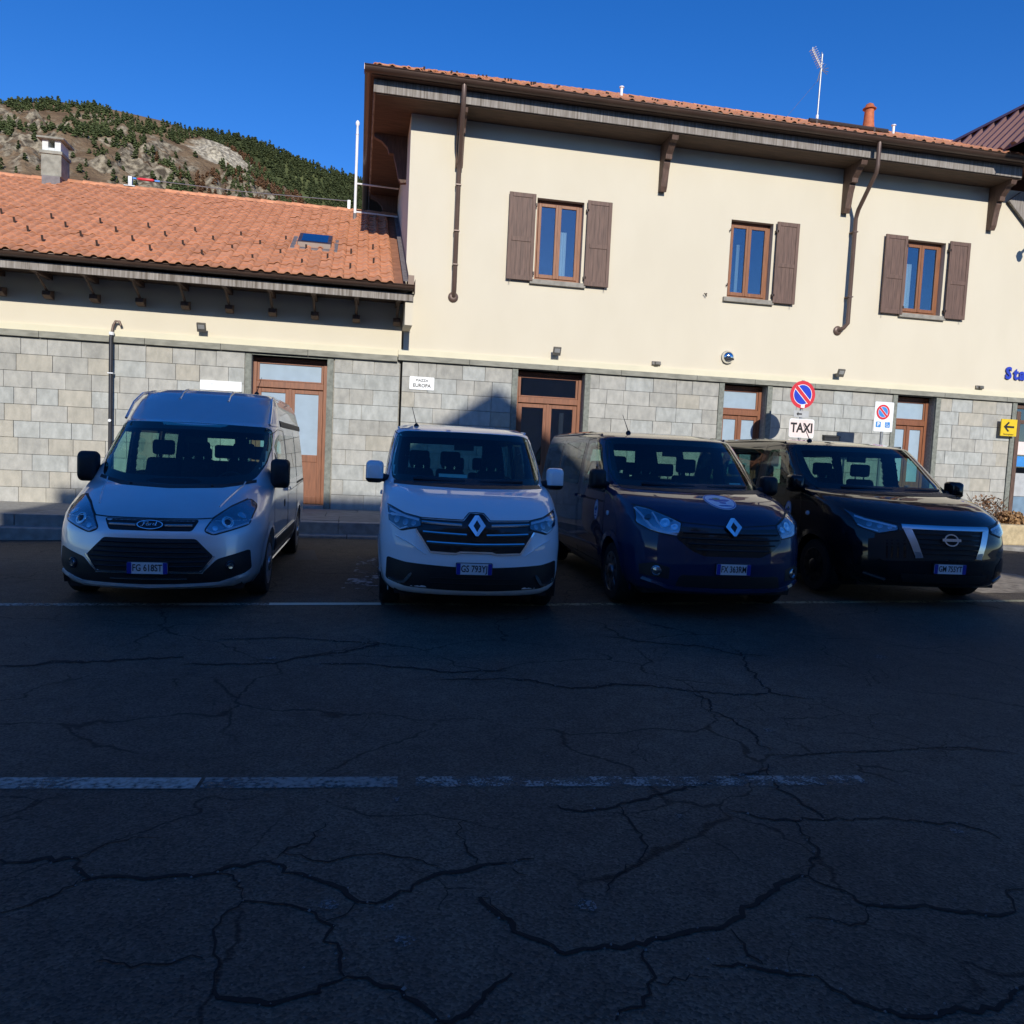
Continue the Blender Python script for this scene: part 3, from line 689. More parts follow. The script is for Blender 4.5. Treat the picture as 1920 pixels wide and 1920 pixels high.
part(wing, 'wall', 'plaster', MB().box(XL0, XL1, YW + .03, YW + .38, 3.60, 4.86))
part(wing, 'base_wall', 'mortar', wall_with_holes(XL0, XL1, -.3, 3.50, YW + .065, YW + .40, [(a, b, .27, t) for a, b, t in DW]))
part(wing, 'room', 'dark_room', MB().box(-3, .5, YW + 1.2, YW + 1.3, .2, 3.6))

# stone cladding: one block at a time
STONES = ['stone', 'stone', 'stone', 'stone', 'stone_cool', 'stone_cool', 'stone_warm', 'stone_dark']
def clad(root, x0, x1, z0, z1, y, seed, rows=10, top_dark=True, warm=0):
    r = random.Random(seed); hgt = (z1 - z0) / rows
    for j in range(rows):
        a = z0 + hgt * j; x = x0 - (0 if j % 2 else 0)
        first = True
        while x < x1 - .02:
            w = r.uniform(.38, .70) * (.55 if first and j % 2 else 1); first = False
            xe = x + w
            if x1 - xe < .24: xe = x1
            g = .0032; pr = r.uniform(0, .014)
            mname = r.choice(STONES)
            if j == 0 and r.random() < warm: mname = 'stone_warm'
            if top_dark and j >= rows - 1 and r.random() < .45: mname = 'stone_dark'
            o = MB().box(x + g, xe - g, y - pr, y + .034, a + g, a + hgt - g).build('stone_block', mname, root, bevel=.005)
            place(o, root); x = xe
clad(wing, -9.6, -2.33, .20, 3.475, YW + .03, 1, warm=.8)
clad(wing, -.52, .84, .27, 3.50, YW + .03, 2)
clad(bld, .90, 3.30, .27, 3.51, YW, 3)
clad(bld, 5.09, 8.20, .27, 3.51, YW, 4)
clad(bld, 9.55, 12.75, .27, 3.51, YW, 5)
clad(bld, 14.09, 16.14, .27, 3.51, YW, 6)
# string course, plaster fillet above it, door surrounds
def course(root, x0, x1, z0, z1, y, seed, skips=()):
    r = random.Random(seed); x = x0
    while x < x1 - .01:
        xe = min(x + r.uniform(1.4, 2.0), x1)
        if x1 - xe < .5: xe = x1
        part(root, 'band_stone', 'band_stone', MB().box(x + .003, xe - .003, y - .075, y + .06, z0, z1), bevel=.006); x = xe
course(bld, .80, XT1, 3.52, 3.635, YW, 8)
course(wing, XL0, .79, 3.485, 3.61, YW + .02, 9)
part(bld, 'fillet', 'plaster_light', MB().box(.80, XT1, YW - .05, YW - .002, 3.637, 3.76))
part(wing, 'fillet', 'plaster_light', MB().box(XL0, .79, YW - .03, YW + .028, 3.612, 3.73))
for root, (a, b, t) in [(bld, d) for d in DOORS] + [(wing, DW[0])]:
    off = 0 if root is bld else .03
    part(root, 'jamb', 'jamb_stone', MB().box(a - .13, a - .002, YW - .03 + off, YW + .39 + off, .25, t + .012), bevel=.006)
    part(root, 'jamb', 'jamb_stone', MB().box(b + .002, b + .13, YW - .03 + off, YW + .39 + off, .25, t + .012), bevel=.006)
    part(root, 'threshold', 'kerb_stone', MB().box(a, b, YW - .06, YW + .40, .255, .345), bevel=.008)
    part(root, 'lintel', 'jamb_stone', MB().box(a, b, YW - .01 + off, YW + .39 + off, t, t + .012))

# windows of the upper floor
for i, (a, b) in enumerate(WIN):
    y0 = YW + .15
    w = MB()
    t = .065
    w.box(a + .002, a + t, y0, y0 + .07, WZ[0] + .03, WZ[1] - .002); w.box(b - t, b - .002, y0, y0 + .07, WZ[0] + .03, WZ[1] - .002)
    w.box(a + t, b - t, y0, y0 + .07, WZ[1] - t, WZ[1] - .002); w.box(a + t, b - t, y0, y0 + .07, WZ[0] + .03, WZ[0] + .10)
    fr = part(bld, 'window', 'sash_wood', w, bevel=.004)
    c = (a + b) / 2
    for s, (u, v) in enumerate(((a + t + .004, c - .012), (c - .008, b - t - .004))):
        q = MB(); st = .065; yy = y0 - .022
        q.box(u, u + st, yy, yy + .06, WZ[0] + .105, WZ[1] - t - .005); q.box(v - st, v, yy, yy + .06, WZ[0] + .105, WZ[1] - t - .005)
        q.box(u + st, v - st, yy, yy + .06, WZ[1] - t - .075, WZ[1] - t - .005); q.box(u + st, v - st, yy, yy + .06, WZ[0] + .105, WZ[0] + .185)
        sub(fr, 'sash', 'sash_wood', q, bevel=.006)
        sub(fr, 'pane', 'pane', MB().box(u + st, v - st, yy + .024, yy + .032, WZ[0] + .185, WZ[1] - t - .075))
    sub(fr, 'sill', 'sill_stone', MB().box(a - .10, b + .10, YW - .075, YW + .15, WZ[0] - .075, WZ[0] + .028), bevel=.008)
    sub(fr, 'astragal', 'sash_wood', MB().box(c - .022, c + .018, y0 - .036, y0 - .023, WZ[0] + .11, WZ[1] - t - .01), bevel=.004)
    # curtain standing half across, room beyond
    cx = [(c + .03, c + .24), (c - .22, c - .14), (a + .16, c - .13), (a + .1, a + .4)][i]; ct = [6.62, 6.75, 6.72, 6.7][i]
    cv_ = MB(); n = 14
    P = [(cx[0] + (cx[1] - cx[0]) * k / n, y0 + .14 + .018 * sin(k * 1.9)) for k in range(n + 1)]
    cv_.add([(x, y, WZ[0] + .06) for x, y in P] + [(x, y, ct) for x, y in P] + [(x, y + .004, WZ[0] + .06) for x, y in P] + [(x, y + .004, ct) for x, y in P],
            [(k, k + 1, n + 2 + k, n + 1 + k) for k in range(n)] + [(2 * n + 2 + k, 3 * n + 3 + k, 3 * n + 4 + k, 2 * n + 3 + k) for k in range(n)])
    sub(fr, 'curtain', 'curtain', cv_)
def shutter(a, b, z0, z1, hinge):
    y0, y1 = YW - .095, YW - .055; q = MB(); st = .075
    zm = z0 + (z1 - z0) * .47
    q.box(a, a + st, y0, y1, z0, z1); q.box(b - st, b, y0, y1, z0, z1)
    for u, v in ((z0, z0 + .10), (zm - .045, zm + .045), (z1 - .09, z1)): q.box(a + st, b - st, y0 + .002, y1 - .002, u, v)
    o = part(bld, 'shutter', 'shutter_wood', q, bevel=.005)
    n = 4; w = (b - a - 2 * st) / n
    for u, v in ((z0 + .10, zm - .045), (zm + .045, z1 - .09)):
        for k in range(n):
            sub(o, 'board', 'shutter_wood', MB().box(a + st + w * k + .0015, a + st + w * (k + 1) - .0015, y0 + .014, y1 - .006, u, v))
    for z in (z0 + .17, z1 - .22):
        xh = b if hinge > 0 else a
        sub(o, 'hinge', 'guard_metal', MB().box(xh - .02, xh + .035, y0 + .0, YW - .01, z - .03, z + .03), bevel=.004)
    xs = a + .08 if hinge > 0 else b - .08
    sub(o, 'catch', 'guard_metal', MB().tube([(xs, YW, z0 - .01), (xs, y0 - .012, z0 - .01), (xs, y0 - .012, z0 - .06)], .007, 6))
for i, (a, b) in enumerate(WIN):
    if i == 1:                                   # this one has lost its left shutter: only the hinge pins are left
        for z in (5.72, 6.95):
            part(bld, 'hinge_pin', 'guard_metal', MB().tube([(a - .03, YW, z), (a - .03, YW - .05, z), (a - .03, YW - .05, z + .05)], .012, 6))
        part(bld, 'hinge_pin', 'guard_metal', MB().tube([(7.72, YW, 5.50), (7.72, YW - .06, 5.50), (7.72, YW - .06, 5.43), (7.66, YW - .06, 5.50)], .011, 6))
    else: shutter(a - .63, a - .045, 5.42, 7.26, 1)
    shutter(b + .06, b + .62, 5.42, 7.26, -1)

# ground-floor doors: fanlight above two leaves
def door(root, a, b, top, kind, off=0.):
    y0 = YW + .24 + off; fw = .075; tz = 2.80; q = MB()
    q.box(a + .002, a + fw, y0, y0 + .09, .35, top - .01); q.box(b - fw, b - .002, y0, y0 + .09, .35, top - .01)
    q.box(a + fw, b - fw, y0, y0 + .09, top - .09, top - .01); q.box(a + fw, b - fw, y0 - .03, y0 + .09, tz, tz + .13)
    d = part(root, 'door', 'door_wood', q, bevel=.006)
    c = (a + b) / 2; pm_ = 'frost_glass' if kind == 'frost' else 'pane_dark'
    qq = MB(); e = .05
    x0, x1, z0, z1 = a + fw + .004, b - fw - .004, tz + .135, top - .095
    qq.box(x0, x0 + e, y0 + .012, y0 + .07, z0, z1); qq.box(x1 - e, x1, y0 + .012, y0 + .07, z0, z1); qq.box(x0 + e, x1 - e, y0 + .012, y0 + .07, z1 - e, z1); qq.box(x0 + e, x1 - e, y0 + .012, y0 + .07, z0, z0 + e * .6)
    sub(d, 'fanlight', 'door_wood', qq, bevel=.005)
    sub(d, 'pane', pm_, MB().box(x0 + e, x1 - e, y0 + .035, y0 + .045, z0 + e * .6, z1 - e))
    for s in (0, 1):
        u, v = (a + fw + .004, c - .004) if s == 0 else (c + .004, b - fw - .004); st = .095 if b - a > 1.3 else .075; yy = y0 + .015
        L = MB(); zp = 1.36
        L.box(u, u + st, yy, yy + .055, .36, tz - .008); L.box(v - st, v, yy, yy + .055, .36, tz - .008)
        L.box(u + st, v - st, yy, yy + .055, tz - .10, tz - .008); L.box(u + st, v - st, yy, yy + .055, zp - .10, zp + .05); L.box(u + st, v - st, yy, yy + .055, .36, .52)
        sub(d, 'leaf', 'door_wood', L, bevel=.005)
        sub(d, 'pane', pm_, MB().box(u + st, v - st, yy + .022, yy + .032, zp + .05, tz - .10))
        sub(d, 'panel', 'door_wood', MB().box(u + st, v - st, yy + .012, yy + .035, .52, zp - .10))
        if s == 1: sub(d, 'handle', 'satin_chrome', MB().tube([(u + st * .5, yy, 1.30), (u + st * .5, yy - .05, 1.30), (u + st * .5 + .11, yy - .05, 1.30)], .011, 8))
    sub(d, 'cover_strip', 'door_wood', MB().box(c - .028, c + .028, y0 - .004, y0 + .013, .36, tz - .01), bevel=.004)
    return d
door(wing, *DW[0], 'frost', .03)
d2 = door(bld, *DOORS[0], 'clear')
door(bld, *DOORS[1], 'frost')
door(bld, *DOORS[2], 'frost')
sub(d2, 'notice', 'paper', MB().box(4.50, 4.60, YW + .34, YW + .345, 1.9, 2.62))
sub(d2, 'notice', 'sign_black', MB().box(4.78, 4.90, YW + .34, YW + .346, 1.9, 2.2))
# the glazed entrance on the far right
ge = part(bld, 'entrance', 'bracket_wood', MB().box(16.285, 16.40, YW - .04, YW + .10, .35, 3.30).box(16.41, 19.1, YW + .10, YW + .16, 3.0, 3.1).box(16.285, 19.1, YW + .06, YW + .16, 3.38, 3.48), bevel=.006)
sub(ge, 'pane', 'pane_dark', MB().box(16.41, 19.1, YW + .12, YW + .13, 3.1, 3.38))
sub(ge, 'pane', 'pane_dark', MB().box(16.42, 19.1, YW + .12, YW + .13, 1.9, 3.0))
sub(ge, 'kick_panel', 'door_greyblue', MB().box(16.42, 19.1, YW + .10, YW + .15, .35, 1.15))
sub(ge, 'louvre', 'sign_grey', MB().box(16.44, 19.1, YW + .09, YW + .13, 1.16, 1.75))
sub(ge, 'sticker', 'sign_lightblue', MB().box(16.50, 16.95, YW + .085, YW + .115, 1.92, 2.18))
sub(ge, 'sticker', 'sign_pink', MB().box(16.45, 16.8, YW + .085, YW + .115, 2.22, 2.55))

# ---------------------------------------------------------------- tall roof: eaves, gutter, tiles
EZ = 8.66; YF = 16.5
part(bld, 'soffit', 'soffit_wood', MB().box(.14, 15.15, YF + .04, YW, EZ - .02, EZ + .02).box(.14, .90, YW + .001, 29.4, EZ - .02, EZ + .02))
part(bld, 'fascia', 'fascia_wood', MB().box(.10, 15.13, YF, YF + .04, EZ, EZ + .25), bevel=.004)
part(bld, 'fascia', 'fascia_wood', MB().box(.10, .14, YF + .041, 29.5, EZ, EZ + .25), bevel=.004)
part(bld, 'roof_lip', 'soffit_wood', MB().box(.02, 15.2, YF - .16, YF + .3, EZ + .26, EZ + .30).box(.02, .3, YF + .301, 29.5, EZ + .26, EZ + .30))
def half_gutter(pts_dir, name, root, x0, x1, y, z, r, axis):
    """half-round gutter with a rolled front edge running along an axis"""
    prof = [(r * cos(pi + pi * k / 10), r * sin(pi + pi * k / 10)) for k in range(11)]
    inner = [((r - .012) * cos(pi + pi * k / 10), (r - .012) * sin(pi + pi * k / 10)) for k in range(10, -1, -1)]
    pl = prof + inner
    if axis == 'x': m = MB().prism([(y + p, z + q) for p, q in pl], 'x', x0, x1)
    else: m = MB().prism([(y + p, z + q) for p, q in pl], 'y', x0, x1)
    return part(root, name, 'gutter_metal', m, smooth=40)
GZ = 9.02
half_gutter(0, 'gutter', bld, -.09, 20, YF - .22, GZ, .105, 'x')
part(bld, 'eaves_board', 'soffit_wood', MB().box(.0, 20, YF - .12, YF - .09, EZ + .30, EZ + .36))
part(bld, 'gutter_bead', 'gutter_metal', MB().tube([(-.09, YF - .325, GZ + .002), (20, YF - .325, GZ + .002)], .016, 8), smooth=True)
half_gutter(0, 'gutter', bld, YF - .21, 29.5, .02, GZ, .105, 'y')
part(bld, 'gutter_end', 'gutter_metal', MB().box(-.095, -.085, YF - .33, YF - .11, GZ - .10, GZ + .015))
SL = .47; RIDGE_Y = 23.0
def tall_z(y): return 9.02 + SL * (y - 16.2)
# hipped deck
yb = 29.8
tall_roof = part(bld, 'roof', 'roof_deck', MB().add([(-.02, 16.25, 9.02), (20, 16.25, 9.02), (20, RIDGE_Y, tall_z(RIDGE_Y) - .03), (6.78, RIDGE_Y, tall_z(RIDGE_Y) - .03), (-.02, yb, 9.02), (20, yb, 9.02)],
     [(0, 1, 2, 3), (0, 3, 4), (4, 3, 2, 5), (0, 4, 5, 1)]))
def tile_geo(w, l, h=.045):
    """one pantile: flat pan with a raised roll, curved front lip"""
    n = 7; P = []
    for k in range(n + 1):
        u = k / n
        z = h * max(0., sin(pi * min(1, max(0, (u - .42) / .58)))) + .006 * (1 - u)
        P.append((u * w, z))
    v = [(x, 0, z + .022) for x, z in P] + [(x, l, z) for x, z in P] + [(x, 0, z + .004) for x, z in P]
    m = n + 1
    f = [(k, k + 1, m + k + 1, m + k) for k in range(n)] + [(2 * m + k, 2 * m + k + 1, k + 1, k) for k in range(n)] + [(0, m, 2 * m), (m - 1, 3 * m - 1, 2 * m - 1)]
    return v, f
TW, TL = .245, .34
tv, tf = tile_geo(TW, TL * 1.12)
TM = bpy.data.meshes.new('roof_tile'); TM.from_pydata(tv, [], tf); TM.update(); TM.materials.append(M['tile'])
for p in TM.polygons: p.use_smooth = True
TM.set_sharp_from_angle(angle=radians(50))
ang = math.atan(SL)
def tile_rows(roof, x0, x1, y0, z0, rows, single, ridge_y, hip=None, seed=5, root=None):
    r = random.Random(seed); v = []; f = []; ca, sa = cos(ang), sin(ang); cnt = 0
    for j in range(rows):
        s = j * TL; y = y0 + s * ca; z = z0 + s * sa
        if y > ridge_y - .1: break
        xs = x0 + (hip(y) if hip else 0)
        n = int((x1 - xs) / TW)
        for i in range(n):
            x = xs + i * TW; jx, jy, jz = r.uniform(-.005, .005), r.uniform(-.013, .013), r.uniform(-.004, .006)
            if single(j, x):
                o = bpy.data.objects.new('roof_tile', TM); col.objects.link(o); o.parent = roof
                o.location = (x + jx, y + jy, z + jz); o.rotation_euler = (ang + r.uniform(-.012, .012), 0, r.uniform(-.012, .012)); cnt += 1
            else:
                n0 = len(v)
                for a, b, c in tv:
                    b2, c2 = b * ca - c * sa, b * sa + c * ca
                    v.append((x + jx + a, y + jy + b2, z + jz + c2))
                f += [tuple(q + n0 for q in t) for t in tf]
    me = bpy.data.meshes.new('roof_tiles'); me.from_pydata(v, [], f); me.update()
    o = obj('roof_tiles', me, 'tile_field', roof, smooth=50)
    tag(o, kind='stuff'); return cnt
tile_rows(tall_roof, .02, 15.6, 16.17, 9.01, 22, lambda j, x: j == 0, RIDGE_Y, hip=lambda y: max(0, (y - 16.2)), seed=6)
# hip and ridge caps along the visible left hip
def cap_run(roof, p0, p1, n, r0=.105):
    p0, p1 = Vector(p0), Vector(p1)
    for k in range(n):
        a = p0.lerp(p1, k / n); b = p0.lerp(p1, (k + 1.12) / n)
        q = MB(); m = 8; d = (b - a).normalized(); sd = d.cross(Vector((0, 0, 1))).normalized(); up = sd.cross(d)
        V = []
        for (c, rr) in ((a, r0 * 1.12), (b, r0 * .92)):
            V += [c + sd * rr * cos(pi * t / m) + up * rr * sin(pi * t / m) for t in range(m + 1)]
            V += [c + sd * (rr - .016) * cos(pi * t / m) + up * (rr - .016) * sin(pi * t / m) for t in range(m + 1)]
        w = 2 * (m + 1); F = []
        for t in range(m):
            F += [(t, t + 1, w + t + 1, w + t), (m + 1 + t, w + m + 1 + t, w + m + 2 + t, m + 2 + t), (t, m + 1 + t, m + 2 + t, t + 1)]
        q.add(V, F).build('ridge_tile', 'tile', roof, smooth=50)
cap_run(tall_roof, (.12, 16.34, 9.06), (6.78, RIDGE_Y, tall_z(RIDGE_Y) + .0), 24, .075)
cap_run(tall_roof, (6.78, RIDGE_Y, tall_z(RIDGE_Y) + .0), (19, RIDGE_Y, tall_z(RIDGE_Y) + .0), 36, .08)
def snow_guard_mesh():
    b = MB(); b.box(-.018, .018, -.02, .10, .03, .04); b.add([(-.02, -.02, .03), (.02, -.02, .03), (.02, -.02, .14), (-.02, -.02, .14), (-.02, -.012, .03), (.02, -.012, .03), (.02, -.012, .14), (-.02, -.012, .14)],
       [(0, 1, 2, 3), (4, 7, 6, 5), (0, 3, 7, 4), (1, 5, 6, 2), (3, 2, 6, 7), (0, 4, 5, 1)])
    me = b.mesh('snow_guard'); me.materials.append(M['guard_metal']); return me
SG = snow_guard_mesh()
def guard(roof, x, y, z):
    o = bpy.data.objects.new('snow_guard', SG); col.objects.link(o); o.parent = roof; o.location = (x, y, z); o.rotation_euler = (ang, 0, 0)
for k in range(26):
    for j, (yy, dx) in enumerate(((16.9, 0), (17.55, .28), (18.2, .55))):
        x = 1.1 + k * .56 + dx - j * .1
        if x > (yy - 16.2) + .4 and x < 10.3: guard(tall_roof, x, yy, tall_z(yy) - .045)
for x in (11.9, 12.05, 13.3, 14.6, 14.75): guard(tall_roof, x, 17.3, tall_z(17.3) - .045)
# snow pole with its brackets
part(bld, 'snow_pole', 'guard_metal', MB().tube([(10.05, 17.35, tall_z(17.35) + .12), (12.1, 17.35, tall_z(17.35) + .12)], .05, 8).box(10.2, 10.25, 17.3, 17.45, 9.45, 9.72).box(11.7, 11.75, 17.3, 17.45, 9.45, 9.72))
# terracotta vent, little steel vents
part(bld, 'roof_vent', 'terracotta', MB().lathe([(.26, 0), (.19, .08), (.145, .22), (.125, .42), (.115, .62), (.12, .64)], 18, c=(12.62, 18.9, tall_z(18.9) - .08)), smooth=40)
part(bld, 'vent_cap', 'terracotta', MB().lathe([(.165, 0), (.17, .015), (.12, .05), (.09, .12), (.02, .16)], 18, c=(12.62, 18.9, tall_z(18.9) + .58)), smooth=40)
part(bld, 'vent_throat', 'sign_black', MB().lathe([(.10, 0), (.10, .06)], 14, c=(12.62, 18.9, tall_z(18.9) + .53)))
for x, h in ((13.42, .26), (6.0, .24)):
    z = tall_z(19.0)
    part(bld, 'vent_pipe', 'white_metal', MB().lathe([(.035, -.1), (.035, h), (.06, h + .005), (.06, h + .025), (.02, h + .04)], 12, c=(x, 19.0, z)), smooth=40)
# carved eaves brackets
def bracket(root, x, y_in, y_out, z_top, h, w=.13):
    D = y_in - y_out
    pr = [(0, 0), (0, -h), (-.10 * D - .05, -h - .03), (-.16 * D - .06, -h * .93), (-.22 * D - .05, -h * .74), (-.34 * D, -h * .58), (-.40 * D, -h * .46), (-.40 * D, -h * .40), (-.52 * D, -h * .40), (-.54 * D, -h * .30), (-.66 * D, -h * .22), (-.80 * D, -h * .12), (-.95 * D, -h * .10), (-D, 0)]
    return part(root, 'bracket', 'bracket_wood', MB().prism([(y_in + a, z_top + b) for a, b in pr], 'x', x - w / 2, x + w / 2), bevel=.006)
for x in (1.93, 6.50, 11.05, 15.0): bracket(bld, x, YW, YF + .06, EZ - .022, 1.0, .15)
for y in (18.6, 23.0):   # on the left flank
    D = .74; pr = [(0, 0), (0, -1.0), (-.12, -1.02), (-.18, -.92), (-.22, -.72), (-.28, -.5), (-.30, -.40), (-.40, -.40), (-.44, -.28), (-.56, -.16), (-D, -.08), (-D, 0)]
    part(bld, 'bracket', 'bracket_wood', MB().prism([(.90 + a, EZ - .022 + b) for a, b in pr], 'y', y - .075, y + .075))
# downpipes with rosettes where they enter the wall
pl = [(1.87, YF - .22, 8.95), (1.87, YF - .22, 8.62), (1.88, YF - .05, 8.35), (1.93, 17.02, 7.78), (1.93, 17.13, 7.55), (1.93, 17.13, 5.08), (1.93, 17.22, 4.96), (1.93, 17.27, 4.94)]
part(bld, 'downpipe', 'pipe_metal', MB().tube(pl, .05, 12), smooth=60)
part(bld, 'rosette', 'pipe_metal', MB().lathe([(.105, 0), (.11, -.02), (.085, -.045), (.05, -.05)], 20, axis='y', c=(1.925, YW - .001, 4.94)), smooth=40)
pr_ = [(11.18, YF - .22, 8.95), (11.18, YF - .22, 8.42), (11.185, YF - .18, 8.28), (11.28, 17.02, 7.68), (11.29, 17.11, 7.50), (11.29, 17.11, 5.08), (11.22, 17.15, 4.98), (11.13, 17.20, 4.93), (11.12, 17.27, 4.92)]
part(bld, 'downpipe', 'pipe_metal', MB().tube(pr_, .048, 12), smooth=60)
part(bld, 'rosette', 'pipe_metal', MB().lathe([(.105, 0), (.11, -.02), (.085, -.045), (.05, -.05)], 20, axis='y', c=(11.12, YW - .001, 4.92)), smooth=40)
for x, zs in ((1.93, (7.25, 6.3, 5.6)), (11.29, (7.2, 5.7))):
    for z in zs: part(bld, 'pipe_clip', 'pipe_metal', MB().box(x - .058, x + .058, 17.06, YW, z - .012, z + .012))

# ---------------------------------------------------------------- low wing: eaves, tiles
WE, WF = 4.66, 16.3
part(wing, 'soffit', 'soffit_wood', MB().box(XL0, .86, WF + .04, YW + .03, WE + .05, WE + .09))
part(wing, 'fascia', 'fascia_wood', MB().box(XL0, 1.02, WF, WF + .04, WE - .05, WE + .10), bevel=.004)
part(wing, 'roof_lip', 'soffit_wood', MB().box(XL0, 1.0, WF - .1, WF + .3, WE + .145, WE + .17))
half_gutter(0, 'gutter', wing, XL0, 1.02, WF - .12, WE + .225, .085, 'x')
part(wing, 'gutter_bead', 'gutter_metal', MB().tube([(XL0, WF - .205, WE + .227), (1.02, WF - .205, WE + .227)], .015, 8), smooth=True)
part(wing, 'gutter_end', 'gutter_metal', MB().box(1.021, 1.03, WF - .31, WF + .05, WE + .05, WE + .32))
part(wing, 'eaves_return', 'plaster', MB().box(.865, 1.02, WF + .05, YW - .002, 4.14, WE + .045))
part(wing, 'eaves_cheek', 'gutter_metal', MB().box(.90, 1.02, WF - .02, WF + .6, WE + .145, WE + .46))
for i in range(-9, 9):
    x = .74 - (i + 9 - 9) * .845 if False else .74 - .843 * (i + 9)
    if x < -9.5: break
    z = WE + .05
    b_ = part(wing, 'rafter_bracket', 'bracket_wood', MB().box(x - .045, x + .045, WF + .05, YW + .02, z - .10, z - .005), bevel=.004)
    sub(b_, 'strut', 'bracket_wood', MB().tube([(x, WF + .22, z - .08), (x, YW - .10, z - .36)], .026, 6))
    sub(b_, 'corbel', 'bracket_wood', MB().prism([(YW + .02, z - .30), (YW - .20, z - .34), (YW - .22, z - .42), (YW - .10, z - .47), (YW + .02, z - .47)], 'x', x - .075, x + .075), bevel=.005)
WR_Y = 22.9
def wing_z(y): return 4.905 + SL * (y - 16.15)
wing_roof = part(wing, 'roof', 'roof_deck', MB().add([(XL0, 16.1, 4.86), (.86, 16.1, 4.86), (.86, WR_Y, wing_z(WR_Y) - .03), (XL0, WR_Y, wing_z(WR_Y) - .03), (XL0, 29.6, 4.86), (.86, 29.6, 4.86)], [(0, 1, 2, 3), (3, 2, 5, 4), (0, 3, 4), (1, 5, 2), (0, 4, 5, 1)]))
TI = tile_rows(wing_roof, -9.92, .84, 16.05, 4.885, 24, lambda j, x: j < 7 and x > -9.3, WR_Y, seed=9)
cap_run(wing_roof, (-12, WR_Y, wing_z(WR_Y) + .0), (.86, WR_Y, wing_z(WR_Y) + .0), 32)
part(wing, 'wall_flashing', 'lead', MB().add([(.80, 16.15, wing_z(16.15) + .06), (.895, 16.15, wing_z(16.15) + .06), (.895, WR_Y, wing_z(WR_Y) + .06), (.80, WR_Y, wing_z(WR_Y) + .06), (.895, 16.15, wing_z(16.15) + .2), (.895, WR_Y, wing_z(WR_Y) + .2)], [(0, 1, 2, 3), (1, 4, 5, 2)]))
for k in range(14):
    for j, (yy, dx) in enumerate(((16.75, .80), (17.37, .32), (17.99, -.16), (18.61, -.64))):
        x = -9.6 + k * .95 + dx
        if x < .6: guard(wing_roof, x, yy, wing_z(yy) + .03)
# skylight
zs = wing_z(18.45)
sk = part(wing, 'skylight', 'gutter_metal', MB().add([(p[0], p[1], p[2]) for p in [(x, y, wing_z(y) + dz) for dz in (.02, .17) for x, y in ((-1.42, 18.2), (-.70, 18.2), (-.70, 19.05), (-1.42, 19.05))]], [(0, 3, 2, 1), (4, 5, 6, 7), (0, 1, 5, 4), (1, 2, 6, 5), (2, 3, 7, 6), (3, 0, 4, 7)]), bevel=.01)
sub(sk, 'pane', 'pane_dark', MB().add([(x, y, wing_z(y) + dz) for dz in (.172, .18) for x, y in ((-1.34, 18.28), (-.78, 18.28), (-.78, 18.97), (-1.34, 18.97))], [(0, 3, 2, 1), (4, 5, 6, 7), (0, 1, 5, 4), (1, 2, 6, 5), (2, 3, 7, 6), (3, 0, 4, 7)]))
sub(sk, 'flashing', 'lead', MB().add([(x, y, wing_z(y) + dz) for dz in (.045, .06) for x, y in ((-1.56, 18.05), (-.56, 18.05), (-.56, 19.15), (-1.56, 19.15))], [(0, 3, 2, 1), (4, 5, 6, 7), (0, 1, 5, 4), (1, 2, 6, 5), (2, 3, 7, 6), (3, 0, 4, 7)]))
# chimney at the ridge
cz = wing_z(22.6)
ch = part(wing, 'chimney', 'chimney_stone', MB().box(-8.00, -7.53, 22.35, 22.95, cz + .12, cz + .66), bevel=.015)
sub(ch, 'collar', 'chimney_stone', MB().box(-8.03, -7.50, 22.32, 22.98, cz + .66, cz + .74), bevel=.01)
hd = MB()
for x0, x1 in ((-7.98, -7.84), (-7.69, -7.55)): hd.box(x0, x1, 22.37, 22.93, cz + .74, cz + 1.01)
hd.box(-7.84, -7.69, 22.37, 22.93, cz + .74, cz + .82)
sub(ch, 'flue_head', 'chimney_white', hd, bevel=.008)
sub(ch, 'cap', 'chimney_stone', MB().box(-8.08, -7.45, 22.26, 23.05, cz + 1.01, cz + 1.06), bevel=.01)
sub(ch, 'flashing', 'lead', MB().box(-7.97, -7.55, 22.32, 22.97, cz - .25, cz + .12))
# black drainpipe on the wing wall with a swan neck at its head
bp_ = part(wing, 'drainpipe', 'pipe_black', MB().tube([(-4.86, YW - .10, .2), (-4.86, YW - .10, 3.55), (-4.85, YW - .09, 3.68)], .038, 10), smooth=60)
sub(bp_, 'neck', 'pipe_metal', MB().tube([(-4.85, YW - .08, 3.68), (-4.83, YW - .06, 3.82), (-4.79, YW - .06, 3.90), (-4.72, YW - .06, 3.90), (-4.69, YW - .06, 3.82)], .026, 8), smooth=60)
sub(bp_, 'collar', 'white_metal', MB().lathe([(.05, 0), (.05, .06)], 12, c=(-4.855, YW - .09, 3.62)))
sub(bp_, 'clip', 'white_metal', MB().box(-4.91, -4.81, YW - .145, YW - .005, 2.86, 2.88))
sub(bp_, 'tap', 'white_metal', MB().lathe([(.03, -.02), (.03, 0), (.01, .003)], 10, axis='y', c=(-4.86, YW - .14, 1.93)))
